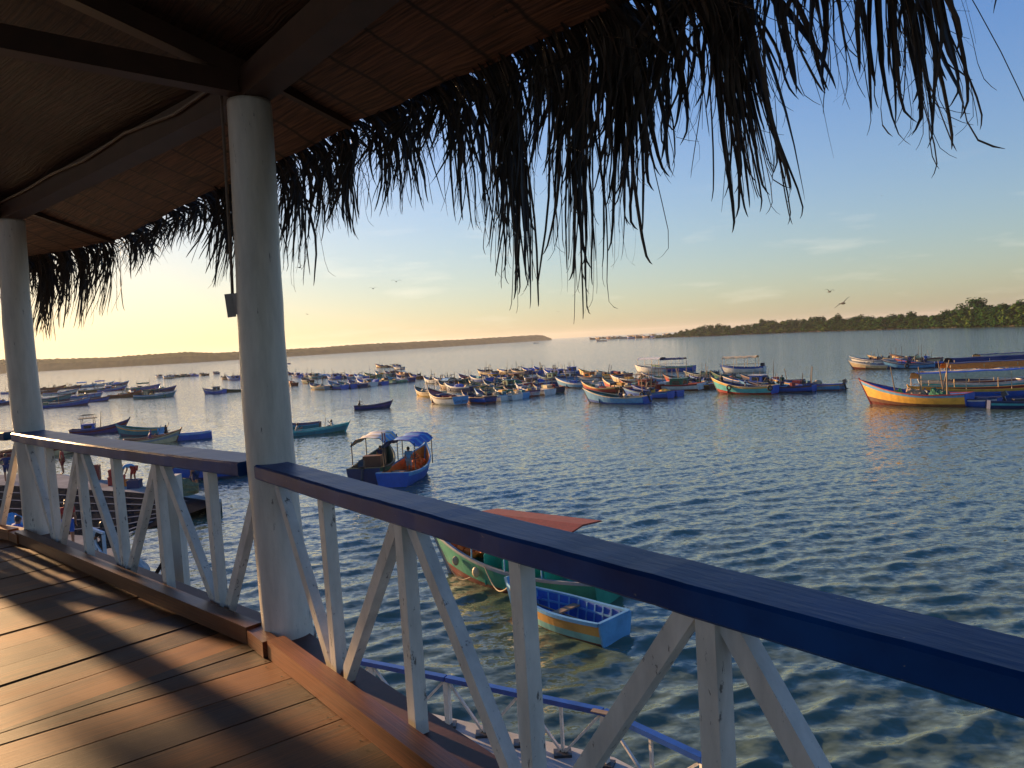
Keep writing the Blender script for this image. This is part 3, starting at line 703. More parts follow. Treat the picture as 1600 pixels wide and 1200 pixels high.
# palm fronds hanging over the eave ---------------------------------------
def eave_point(px):
    """the point of the eave line seen in column px (nearest crossing)"""
    best = None
    for k in range(-2, 4):
        for j in range(60):
            p = E[k].lerp(E[k + 1], j / 60); l = CROT.to_3x3().inverted() @ (p - Vector((0, 0, ZC)))
            if l.z > -0.3: continue
            x = 800 + F * l.x / -l.z
            if best is None or abs(x - px) < best[0]: best = (abs(x - px), p, k)
    return best[1].copy(), best[2]
def frond(root_p, tip_p, k, seed, n=46, spread=0.16, tipspread=0.13, wid=0.0078, curl=0.07, core=True):
    rnd = random.Random(seed); mb = MB()
    n3 = Vector((nrm(angs[k]).x, nrm(angs[k]).y, 0)); d3 = Vector((dv(angs[k]).x, dv(angs[k]).y, 0))
    L_ = (tip_p - root_p).length
    for i in range(n + 10):
        hair = i >= n
        u = rnd.gauss(0, 1) * (1.4 if hair else 1); lf = 1.0 - abs(rnd.gauss(0, 0.34)); lf = max(0.22, min(1.06, lf))
        a = root_p + d3 * (u * spread * 0.26) + n3 * rnd.uniform(-0.05, 0.04) + Vector((0, 0, rnd.uniform(.02, .09)))
        b = root_p.lerp(tip_p, lf) + d3 * (u * tipspread * 0.45 * (0.6 + lf) + rnd.gauss(0, 0.22) * tipspread) + n3 * rnd.gauss(0, 0.05)
        m1 = a.lerp(b, 0.30) + n3 * (0.06 + rnd.uniform(0, .07)) + Vector((0, 0, 0.035 * L_ + rnd.uniform(0, .03)))
        m1 += (root_p.lerp(tip_p, 0.3 * lf) - a.lerp(b, 0.3)) * 0.15
        m2 = a.lerp(b, 0.68) + n3 * (0.05 + rnd.uniform(-.02, .04)) + d3 * rnd.gauss(0, 0.012)
        cx = rnd.gauss(0, curl) * (0.9 if hair else 0.5); b2 = b + (b - m2).normalized() * 0.07 + d3 * cx * 0.7
        pts = []
        ctl = [a, m1, m2, b, b2]
        for s in range(11):                            # smooth curve through the controls
            t = s / 10 * 3.999; ii = int(t); f = t - ii
            p0 = ctl[max(ii - 1, 0)]; p1 = ctl[ii]; p2 = ctl[min(ii + 1, 4)]; p3 = ctl[min(ii + 2, 4)]
            pts.append(0.5 * ((2 * p1) + (p2 - p0) * f + (2 * p0 - 5 * p1 + 4 * p2 - p3) * f * f + (3 * p1 - p0 - 3 * p2 + p3) * f ** 3))
        w = wid * (rnd.uniform(0.12, 0.25) if hair else rnd.uniform(0.5, 1.45)); tw = rnd.uniform(0, 3.14); vs = []; fs = []
        fold = rnd.uniform(0.25, 0.6)
        for s, p in enumerate(pts):
            f = s / 10; tg = (pts[min(s + 1, 10)] - pts[max(s - 1, 0)]).normalized()
            sd = tg.cross(Vector((math.cos(tw + f * 1.4), math.sin(tw + f * 1.4), 0.2))).normalized(); up = sd.cross(tg)
            ww = w * (0.75 + 0.9 * f if f < 0.35 else (0.97 * (1 - (f - 0.35) / 0.65) ** 0.8)) + 0.0006
            vs += [p - sd * ww, p + up * ww * fold, p + sd * ww]
        for s in range(10):
            o = s * 3; fs += [(o, o + 1, o + 4, o + 3), (o + 1, o + 2, o + 5, o + 4)]
        mb.add(vs, fs)
    if core:
        m = root_p.lerp(tip_p, 0.35) + n3 * 0.09 + Vector((0, 0, 0.05 * L_))
        mb.tube([root_p - n3 * 0.2 + Vector((0, 0, .10)), root_p + n3 * 0.02 + Vector((0, 0, .05)), m, root_p.lerp(tip_p, 0.7) + n3 * 0.05], [0.016, 0.013, 0.008, 0.003], 6)
    return mb
# (column where it leaves the eave, tip column, tip row, leaflets, spread at the root, spread at the tip)
FR = [(48, 76, 528, 60, .30, .16), (62, 60, 520, 40, .25, .2), (90, 104, 505, 46, .30, .20), (112, 130, 508, 54, .28, .16), (132, 146, 476, 40, .25, .25), (160, 152, 488, 50, .25, .30), (188, 214, 425, 44, .22, .2), (205, 240, 405, 44, .24, .18), (236, 246, 398, 26, .25, .3), (262, 266, 385, 26, .22, .25),
      (290, 300, 372, 34, .25, .2), (318, 334, 408, 50, .25, .2), (338, 352, 440, 50, .22, .18), (352, 372, 424, 40, .2, .2), (372, 398, 420, 36, .22, .2),
      (428, 440, 400, 40, .22, .2), (440, 470, 440, 44, .22, .16), (462, 500, 366, 44, .22, .18), (484, 522, 350, 44, .22, .2), (505, 553, 362, 50, .22, .14), (528, 540, 330, 36, .2, .2), (552, 572, 270, 40, .2, .18), (575, 618, 322, 46, .20, .14), (592, 655, 318, 48, .2, .12), (616, 632, 270, 20, .2, .2),
      (640, 656, 240, 37, .18, .15), (660, 682, 235, 37, .18, .15), (682, 735, 345, 44, .20, .14), (700, 718, 265, 34, .2, .16), (722, 790, 385, 42, .2, .14), (742, 805, 440, 42, .2, .12), (760, 824, 468, 51, .2, .10), (782, 797, 300, 34, .2, .16), (805, 834, 235, 39, .18, .15), (822, 850, 290, 30, .18, .16), (842, 893, 440, 47, .2, .10), (860, 916, 484, 51, .2, .09),
      (884, 908, 250, 28, .18, .18), (905, 938, 235, 37, .2, .16), (925, 985, 398, 47, .2, .12), (940, 966, 300, 34, .2, .14), (960, 1032, 262, 32, .2, .14), (985, 1050, 215, 28, .2, .16), (1010, 1020, 230, 24, .18, .2), (1035, 1102, 190, 19, .14, .2), (1060, 1172, 290, 27, .16, .12), (1080, 1205, 338, 44, .14, .12), (1100, 1185, 300, 23, .14, .14), (1110, 1250, 170, 23, .16, .14), (1150, 1235, 140, 15, .2, .16),
      (1185, 1210, 100, 11, .2, .2), (1240, 1295, 130, 9, .16, .12), (1268, 1330, 155, 8, .14, .12), (1330, 1420, 200, 21, .18, .14), (1350, 1480, 236, 27, .16, .12), (1385, 1460, 180, 21, .16, .14), (1420, 1448, 60, 9, .2, .2)]
def add_frond(i, f):
    rp, k = eave_point(f[0])
    l = CROT.to_3x3().inverted() @ (rp - Vector((0, 0, ZC)))
    dep = rp.y + 0.12 * nrm(angs[k]).y
    tip = at_depth(f[1], f[2], dep)
    frond(rp, tip, k, 500 + i, int(f[3] * (0.50 if 428 <= f[0] <= 860 else 0.62)), f[4] * 0.8, f[5] * 0.9, 0.0078 if f[0] < 900 else 0.0092).build('palm_frond', M_PALM, roof)
for i, f in enumerate(FR): add_frond(i, f)
# short leaf bases filling the very edge of the thatch
for k in (0, 1, 2):
    rnd = random.Random(k + 640)
    for j in range(16):
        u = (j + rnd.uniform(.2, .8)) / 16; rp = E[k].lerp(E[k + 1], u); d3 = Vector((dv(angs[k]).x, dv(angs[k]).y, 0)); n3 = Vector((nrm(angs[k]).x, nrm(angs[k]).y, 0))
        frond(rp, rp + d3 * rnd.uniform(-.05, .14) + n3 * .12 - Vector((0, 0, rnd.uniform(.14, .34))), k, 1500 + 40 * k + j, 8, .55, .5, .0085, core=False).build('leaf_stub', M_PALM, roof)
rf = random.Random(99)
i = 0
for k in (-1, 0):
    for j in range(13):
        if k == 0 and j > 9: continue
        u = (j + 0.5) / 13; rp = E[k].lerp(E[k + 1], u); d3 = Vector((dv(angs[k]).x, dv(angs[k]).y, 0)); n3 = Vector((nrm(angs[k]).x, nrm(angs[k]).y, 0))
        tip = rp + d3 * rf.uniform(-.05, .25) + n3 * 0.12 - Vector((0, 0, rf.uniform(0.35, 0.6)))
        if k == 3 and j < 8: continue
        frond(rp, tip, k, 900 + i, 40, .3, .2).build('palm_frond', M_PALM, roof); i += 1
# ------------------------------------------------------------------ boats
PAL = {'blue': (0.018, 0.095, 0.40), 'light blue': (0.10, 0.30, 0.52), 'navy': (0.012, 0.028, 0.10), 'teal': (0.015, 0.18, 0.22), 'green': (0.012, 0.13, 0.075), 'white': (0.62, 0.61, 0.57),
       'cream': (0.62, 0.46, 0.25), 'red': (0.36, 0.03, 0.022), 'brown': (0.15, 0.06, 0.032), 'yellow': (0.70, 0.36, 0.045), 'orange': (0.75, 0.20, 0.02), 'turquoise': (0.06, 0.38, 0.38),
       'grey': (0.26, 0.27, 0.28), 'dark green': (0.010, 0.055, 0.035), 'dark red': (0.16, 0.022, 0.016), 'black': (0.015, 0.015, 0.017), 'pale green': (0.30, 0.44, 0.26), 'purple': (0.06, 0.045, 0.20)}
def PM(c): return paint('boat_paint_' + c.replace(' ', '_'), PAL[c], 0.58, 0.28, 2.2, 0.70, (0.16, 0.11, 0.08), 0.12)
M_ROPE = paint('rope_fibre', (0.40, 0.31, 0.19), 0.8, 0.2, 30)
M_RUBBER = paint('tyre_rubber', (0.014, 0.014, 0.015), 0.7, 0.3, 8)
M_DARKMETAL = paint('dark_metal', (0.03, 0.03, 0.035), 0.4, 0.3, 6)
M_POLE = paint('bare_pole', (0.30, 0.20, 0.11), 0.7, 0.3, 4)
M_POLED = paint('dark_pole', (0.06, 0.045, 0.035), 0.7, 0.3, 4)
M_PLANK = paint('bare_boat_plank', (0.27, 0.19, 0.12), 0.7, 0.35, 3)
M_GLASSD = paint('dark_opening', (0.01, 0.012, 0.015), 0.25, 0.1, 3)
def stuff_cloth(c): return paint('cloth_' + c.replace(' ', '_'), PAL[c], 0.8, 0.25, 4)

class Hull:
    """shape functions of one wooden hull; bow along +x, origin on the waterline amidships"""
    def __init__(s, L, B, h=0.62, hb=0.85, hs=0.12, rake=0.75, full=0.45, stern=0.84):
        s.L, s.B, s.h, s.hb, s.hs, s.rake, s.full, s.stern = L, B, h, hb, hs, rake, full, stern
    def w(s, t):
        a = max(0.0, (t - s.full) / (1 - s.full)); b = s.stern + (1 - s.stern) * math.sin(min(1, t / 0.45) * math.pi / 2)
        return max(0.025, s.B / 2 * b * (1 - a ** 2.1))
    def sheer(s, t):
        a = max(0.0, (t - 0.35) / 0.65); return s.h + s.hb * a ** 2.1 + s.hs * max(0, (0.3 - t) / 0.3) ** 1.5
    def x(s, t, g): return -s.L / 2 + (s.L - s.rake) * t + s.rake * (max(0, (g - 0.1) / 0.9)) * max(0, (t - 0.45) / 0.55) ** 1.4
    def p(s, t, g, side, dy=0.0):
        f = [(0, 0.0), (0.12, 0.55), (0.26, 0.76), (0.42, 0.86), (0.64, 0.93), (0.83, 0.975), (1.0, 1.0)]
        for k in range(len(f) - 1):
            if f[k][0] <= g <= f[k + 1][0] + 1e-9:
                q = (g - f[k][0]) / (f[k + 1][0] - f[k][0]); y = f[k][1] * (1 - q) + f[k + 1][1] * q; break
        z = -0.30 + (s.sheer(t) + 0.30) * g
        flare = 1 - (1 - y) * (1 + 0.5 * max(0, t - 0.5))
        return Vector((s.x(t, g), side * max(0.012, s.w(t) * max(0, flare) - dy), z))
GL = [0, 0.12, 0.26, 0.42, 0.64, 0.83, 1.0]
def hull_parts(root, H, cols, rail='brown', inner='blue', floor=None, transom=None, deck_fore=None, n=16, floor_z=0.08):
    """cols: bottom, boot top, lower strake, mid strake, sheer strake"""
    names = [cols[0], cols[0], cols[1], cols[2], cols[3], cols[4], inner, floor or inner]
    mats = [PM(c) for c in names]
    mb = MB(); T = [i / n for i in range(n + 1)]; T = [t ** 0.92 for t in T]
    idx = {}
    for i, t in enumerate(T):
        for sd in (-1, 1):
            for j, g in enumerate(GL): idx[i, sd, j] = len(mb.v); mb.v.append(tuple(H.p(t, g, sd)))
            q = H.p(t, 1.0, sd, 0.055); idx[i, sd, 'g'] = len(mb.v); mb.v.append(tuple(q))
            fz = min(floor_z + 0.45 * max(0, t - 0.6), H.sheer(t) - 0.15); gg = max(0.05, (fz + 0.30) / (H.sheer(t) + 0.30)); q = H.p(t, gg, sd, 0.06); idx[i, sd, 'f'] = len(mb.v); mb.v.append(tuple(q))
    def F(a, b, c, d, m): mb.f.append((a, b, c, d)); mb.m.append(m)
    for i in range(n):
        for sd in (-1, 1):
            for j in range(6): F(idx[i, sd, j], idx[i + 1, sd, j], idx[i + 1, sd, j + 1], idx[i, sd, j + 1], j)
            F(idx[i, sd, 6], idx[i + 1, sd, 6], idx[i + 1, sd, 'g'], idx[i, sd, 'g'], 5)
            F(idx[i, sd, 'g'], idx[i + 1, sd, 'g'], idx[i + 1, sd, 'f'], idx[i, sd, 'f'], 6)
        F(idx[i, -1, 'f'], idx[i + 1, -1, 'f'], idx[i + 1, 1, 'f'], idx[i, 1, 'f'], 7)
    for j in range(6): F(idx[0, -1, j], idx[0, -1, j + 1], idx[0, 1, j + 1], idx[0, 1, j], j)
    for j in range(6): F(idx[n, -1, j], idx[n, -1, j + 1], idx[n, 1, j + 1], idx[n, 1, j], j)
    F(idx[0, -1, 'g'], idx[0, -1, 'f'], idx[0, 1, 'f'], idx[0, 1, 'g'], 6); F(idx[0, -1, 6], idx[0, -1, 'g'], idx[0, 1, 'g'], idx[0, 1, 6], 5)
    mb.build('hull', mats, root)
    # rub rail along the sheer, stem post, transom board
    r = MB()
    for sd in (-1, 1):
        vs = []; fs = []
        for i, t in enumerate(T):
            q = H.p(t, 1.0, sd)
            for (dy, dz) in ((0.035, -0.05), (0.035, 0.035), (-0.06, 0.035), (-0.06, -0.012)): vs.append((q.x, q.y + sd * dy, q.z + dz))
        for i in range(n):
            for j in range(4): fs.append((i * 4 + j, i * 4 + (j + 1) % 4, (i + 1) * 4 + (j + 1) % 4, (i + 1) * 4 + j))
        fs += [(0, 1, 2, 3), tuple(n * 4 + j for j in (3, 2, 1, 0))]
        r.add(vs, fs)
    a = H.p(0, 1, -1); b = H.p(0, 1, 1); r.bar((a.x, a.y, a.z), (b.x, b.y, b.z), 0.09, 0.07)
    r.build('gunwale', PM(rail), root)
    s = MB(); q = H.p(1, 1, 1); q0 = H.p(1, 0.1, 1)
    s.bar((q0.x + 0.02, 0, q0.z), (q.x + 0.05, 0, q.z + 0.16), 0.10, 0.11, (1, 0, 0)); s.build('stem_post', PM(rail), root)
    if transom:
        tb = MB(); vs = []
        gs = [0.30, 0.42, 0.64, 0.83, 1.0]
        for g in gs: q = H.p(0, g, -1, -0.015); vs.append((q.x - 0.01, q.y, q.z))
        for g in gs[::-1]: q = H.p(0, g, 1, -0.015); vs.append((q.x - 0.01, q.y, q.z))
        m = len(vs); vs += [(v[0] - 0.05, v[1], v[2]) for v in vs]
        tb.add(vs, [tuple(range(m)), tuple(range(2 * m - 1, m - 1, -1))] + [(i, (i + 1) % m, (i + 1) % m + m, i + m) for i in range(m)]).build('transom', PM(transom), root)
    if deck_fore:
        d = MB(); vs = []; fs = []; t0 = 0.72
        for i in range(7):
            t = t0 + (0.985 - t0) * i / 6
            for sd in (-1, 1): q = H.p(t, 1.0, sd, 0.07); vs.append((q.x, q.y, q.z - 0.09))
        for i in range(6): fs.append((i * 2, i * 2 + 1, i * 2 + 3, i * 2 + 2))
        q = H.p(t0, 1.0, 1, 0.07); vs += [(q.x, -q.y, floor_z), (q.x, q.y, floor_z)]; fs.append((0, 1, 15, 14))
        d.add(vs, fs).build('fore_deck', PM(deck_fore), root)
def cabin(root, x, w, l, h, z, c, roofc, win=True, open_top=0.0, rails=False):
    o = MB().box((x, 0, z + h / 2), (l, w, h)).build('cabin', PM(c), root)
    zr = z + h + open_top
    if open_top:
        pm = MB()
        for sx in (-1, 1):
            for sy in (-1, 1): pm.tube([(x + sx * (l / 2 - .05), sy * (w / 2 - .05), z + h), (x + sx * (l / 2 - .05), sy * (w / 2 - .05), zr)], 0.035, 5)
        pm.build('roof_stay', M_POLED, o)
    r = MB().box((x, 0, zr + 0.035), (l + 0.35, w + 0.25, 0.07)).build('roof', PM(roofc), o)
    if rails:
        rm = MB(); 
        for k in range(5):
            rm.tube([(x - l / 2 + l * k / 4, -w / 2, zr + .06), (x - l / 2 + l * k / 4, -w / 2, zr + .36)], 0.022, 4); rm.tube([(x - l / 2 + l * k / 4, w / 2, zr + .06), (x - l / 2 + l * k / 4, w / 2, zr + .36)], 0.022, 4)
        for sy in (-1, 1): rm.tube([(x - l / 2, sy * w / 2, zr + .36), (x + l / 2, sy * w / 2, zr + .36)], 0.025, 4)
        rm.build('roof_rail', M_POLED, o)
    if win and h > 0.7:
        for sy in (-1, 1):
            MB().box((x, sy * (w / 2 + 0.006), z + h * 0.68), (l * 0.62, 0.02, h * 0.34)).build('window', M_GLASSD, o)
        for sx in (-1, 1): MB().box((x + sx * (l / 2 + 0.006), 0, z + h * 0.68), (0.02, w * 0.62, h * 0.34)).build('window', M_GLASSD, o)
def canopy(root, x0, x1, w, z0, zt, c, sag=0.12, posts=4, stripe=None, postm=None, edge=None, drop=0.14):
    rnd = random.Random(int(x0 * 91 + zt * 37 + w * 11)); vs = []; fs = []; mi = []; nu, nv = 12, 6
    for i in range(nu + 1):
        for j in range(nv + 1):
            u, v = i / nu, j / nv; yy = (v - 0.5) * w
            z = zt + 0.16 * (1 - (2 * v - 1) ** 2) - sag * abs(math.sin(u * math.pi * posts / 2)) + rnd.uniform(-.018, .018)
            if j in (0, nv): z -= drop
            vs.append((x0 + (x1 - x0) * u, yy, z))
    for i in range(nu):
        for j in range(nv):
            q = i * (nv + 1) + j; fs.append((q, q + nv + 1, q + nv + 2, q + 1)); mi.append(1 if (stripe and i % 3 == 1) else (2 if edge and j in (0, nv - 1) else 0))
    n0 = len(vs); vs2 = [(a, b, c_ - 0.03) for a, b, c_ in vs]
    mb = MB().add(vs + vs2, fs + [tuple(k + n0 for k in f[::-1]) for f in fs], mi + mi)
    co = mb.build('canopy', [stuff_cloth(c), stuff_cloth(stripe or c), stuff_cloth(edge or c)], root, smooth=True)
    for k in range(posts // 2):
        for sy in (-1, 1):
            xx = x0 + 0.1 + (x1 - x0 - 0.2) * k / max(1, posts // 2 - 1)
            MB().tube([(xx, sy * (w / 2 - 0.08), z0), (xx, sy * (w / 2 - 0.08), zt - 0.05)], 0.030, 6).build('canopy_post', postm or M_POLED, root)
def mast(root, x, y, z0, h, lean=(0, 0), r=0.05, mat=None):
    MB().tube([(x, y, z0), (x + lean[0] * .5, y + lean[1] * .5, z0 + h * .5), (x + lean[0], y + lean[1], z0 + h)], [r, r * .8, r * .45], 6).build('mast', mat or M_POLED, root)
def outboard(root, H, tilt=0.35, y=0.0):
    x = -H.L / 2 - 0.14; z = H.sheer(0)
    m = MB().box((x - 0.10, y, z + 0.28), (0.42, 0.30, 0.38), Matrix.Rotation(tilt, 3, 'Y'), taper=0.8)
    m.box((x - 0.14, y, z - 0.22), (0.16, 0.10, 0.75), Matrix.Rotation(tilt, 3, 'Y')); m.box((x - 0.30, y, z - 0.55), (0.34, 0.06, 0.10), Matrix.Rotation(tilt, 3, 'Y'))
    m.tube([(x + 0.1, y, z + 0.22), (x + 0.55, y + 0.05, z + 0.30)], 0.025, 5)
    m.build('outboard_motor', M_DARKMETAL, root)
def engine_box(root, x, z, c): MB().box((x, 0, z + 0.28), (0.85, 0.7, 0.56), taper=0.9).build('engine_box', PM(c), root)
def thwarts(root, H, ts, c, z=None):
    for t in ts:
        zz = (z if z is not None else H.sheer(t) - 0.17); g = (zz + .3) / (H.sheer(t) + .3); q = H.p(t, g, 1, 0.05)
        MB().box((q.x, 0, zz), (0.22, q.y * 2, 0.04)).build('thwart', PM(c) if c else M_PLANK, root)
def tyre(root, H, t, side, drop=0.22):
    q = H.p(t, 1.0, side); mb = MB(); R0, r0, n, m = 0.24, 0.085, 14, 7; vs = []; fs = []
    for i in range(n):
        a = 6.2832 * i / n
        for j in range(m):
            b = 6.2832 * j / m; rr = R0 + r0 * math.cos(b); vs.append((q.x + rr * math.cos(a), q.y + side * (0.10 + r0 * math.sin(b)), q.z - drop + rr * math.sin(a)))
    for i in range(n):
        for j in range(m): fs.append((i * m + j, ((i + 1) % n) * m + j, ((i + 1) % n) * m + (j + 1) % m, i * m + (j + 1) % m))
    mb.add(vs, fs).build('tyre_fender', M_RUBBER, root, smooth=True)
def tarp_mound(root, x, l, w, h, z, c, name='tarpaulin', seed=1):
    rnd = random.Random(seed); MB().blob((x, 0, z), (l / 2, w / 2, h), 12, 5, 0, rnd, 0.10, flat=True).build(name, stuff_cloth(c), root, smooth=False)
def gallows(root, x, z, w, h):
    m = MB()
    for sy in (-1, 1): m.tube([(x, sy * w / 2, z), (x, sy * w / 2 * 0.8, z + h)], 0.035, 5)
    m.tube([(x, -w / 2 * .8, z + h), (x, w / 2 * .8, z + h)], 0.04, 5); m.tube([(x, 0, z + h), (x + 0.5, 0, z + h * 0.4)], 0.03, 5)
    # net roller wheel
    n = 10; R0 = 0.26
    ring = [(x + 0.12 + R0 * math.cos(6.2832 * k / n), 0.25, z + h * 0.75 + R0 * math.sin(6.2832 * k / n)) for k in range(n + 1)]
    m.tube(ring, 0.05, 5); m.build('net_hauler', M_DARKMETAL, root)

def fishing_boat(loc, head, L=7.0, B=2.3, cols=('dark red', 'blue', 'blue', 'white', 'blue'), rail='white', inner='navy', transom=None, feats=(), h=0.62, hb=0.85, seed=0, rake=0.8, fore='blue', name='fishing_boat', gear=0):
    root = empty(name, loc, head); H = Hull(L, B, h, hb, 0.12, rake); rnd = random.Random(seed)
    hull_parts(root, H, cols, rail, inner, None, transom, fore)
    fz = 0.10
    for f in feats:
        k = f.split(':'); c = k[1] if len(k) > 1 else 'white'; c2 = k[2] if len(k) > 2 else c
        if k[0] == 'cabin': cabin(root, -L * 0.14, B * 0.56, L * 0.20, 1.25, fz, c, c2)
        elif k[0] == 'house': cabin(root, -L * 0.20, B * 0.6, L * 0.22, 0.95, fz, c, c2, True, 0.55, True)
        elif k[0] == 'box': MB().box((L * rnd.uniform(-.05, .12), rnd.uniform(-.2, .2), fz + 0.45), (L * 0.13, B * 0.45, 0.9)).build('hatch_box', PM(c), root)
        elif k[0] == 'awning': canopy(root, -L * 0.28, L * 0.10, B * 0.8, h - .05, h + 1.05, c, 0.08, 4)
        elif k[0] == 'frame':
            m = MB(); zt = h + 1.35
            for xx in (-L * .28, -L * .02, L * .18):
                for sy in (-1, 1): m.tube([(xx, sy * B * .38, h - .05), (xx, sy * B * .38, zt)], 0.035, 5)
                m.tube([(xx, -B * .38, zt), (xx, B * .38, zt)], 0.03, 5)
            for sy in (-1, 1): m.tube([(-L * .28, sy * B * .38, zt), (L * .18, sy * B * .38, zt)], 0.035, 5)
            m.build('canopy_frame', PM(c), root)
        elif k[0] == 'tarp': tarp_mound(root, L * -0.02, L * 0.42, B * 0.78, 0.75, fz + .25, c, seed=seed)
        elif k[0] == 'mast': mast(root, L * rnd.uniform(-.1, .15), rnd.uniform(-.3, .3), fz, rnd.uniform(2.0, 3.2), (rnd.uniform(-.25, .25), rnd.uniform(-.15, .15)))
        elif k[0] == 'poles':
            for q in range(2): mast(root, L * rnd.uniform(-.3, .2), rnd.uniform(-.5, .5), fz, rnd.uniform(1.6, 2.3), (rnd.uniform(-.5, .5), rnd.uniform(-.2, .2)), 0.04, M_POLE if q else M_POLED)
        elif k[0] == 'outboard': outboard(root, H)
        elif k[0] == 'engine': engine_box(root, -L * 0.27, fz, c)
        elif k[0] == 'thwarts': thwarts(root, H, (0.2, 0.42, 0.62), None)
        elif k[0] == 'hauler': gallows(root, L * rnd.uniform(-.05, .15), fz, B * 0.5, 1.5)
        elif k[0] == 'tyre': tyre(root, H, 0.55, int(c) if c.lstrip('-').isdigit() else 1)
        elif k[0] == 'nets': tarp_mound(root, -L * .05, L * .35, B * .6, 0.55, fz + .1, c, 'net_heap', seed)
    if gear:
        for q in range(gear):
            c = rnd.choice(['blue', 'navy', 'grey', 'white', 'brown', 'teal', 'cream', 'red', 'green', 'black', 'yellow']); kind = rnd.choice(['fuel_drum', 'hatch_box', 'rope_coil', 'winch', 'net_pole', 'net_pole', 'net_heap'])
            xx, yy = L * rnd.uniform(-.40, .22), B * rnd.uniform(-.30, .30)
            if kind == 'fuel_drum': MB().tube([(xx, yy, fz), (xx, yy, fz + .85)], .29, 10).build(kind, PM(c), root)
            elif kind == 'hatch_box': MB().box((xx, yy, fz + .45), (rnd.uniform(.5, 1.0), rnd.uniform(.5, .9), .9)).build(kind, PM(c), root)
            elif kind == 'rope_coil': MB().blob((xx, yy, fz + .5), (.5, .42, .4), 9, 5, 0, rnd, .15, flat=True).build(kind, M_ROPE, root)
            elif kind == 'winch': MB().tube([(xx, yy - .35, fz + .9), (xx, yy + .35, fz + .9)], .16, 8).bar((xx, yy - .38, fz), (xx, yy - .38, fz + 1.15), .08, .10, (0, 1, 0)).bar((xx, yy + .38, fz), (xx, yy + .38, fz + 1.15), .08, .10, (0, 1, 0)).build(kind, M_DARKMETAL, root)
            elif kind == 'net_pole': MB().tube([(xx, yy, fz), (xx + rnd.uniform(-.5, .5), yy, fz + rnd.uniform(1.3, 2.7))], .042, 5).build(kind, rnd.choice([M_POLE, M_POLED]), root)
            else: tarp_mound(root, xx, rnd.uniform(1.2, 2.2), B * .6, .55, fz + .2, c, 'net_heap', seed + q)
    return root, H

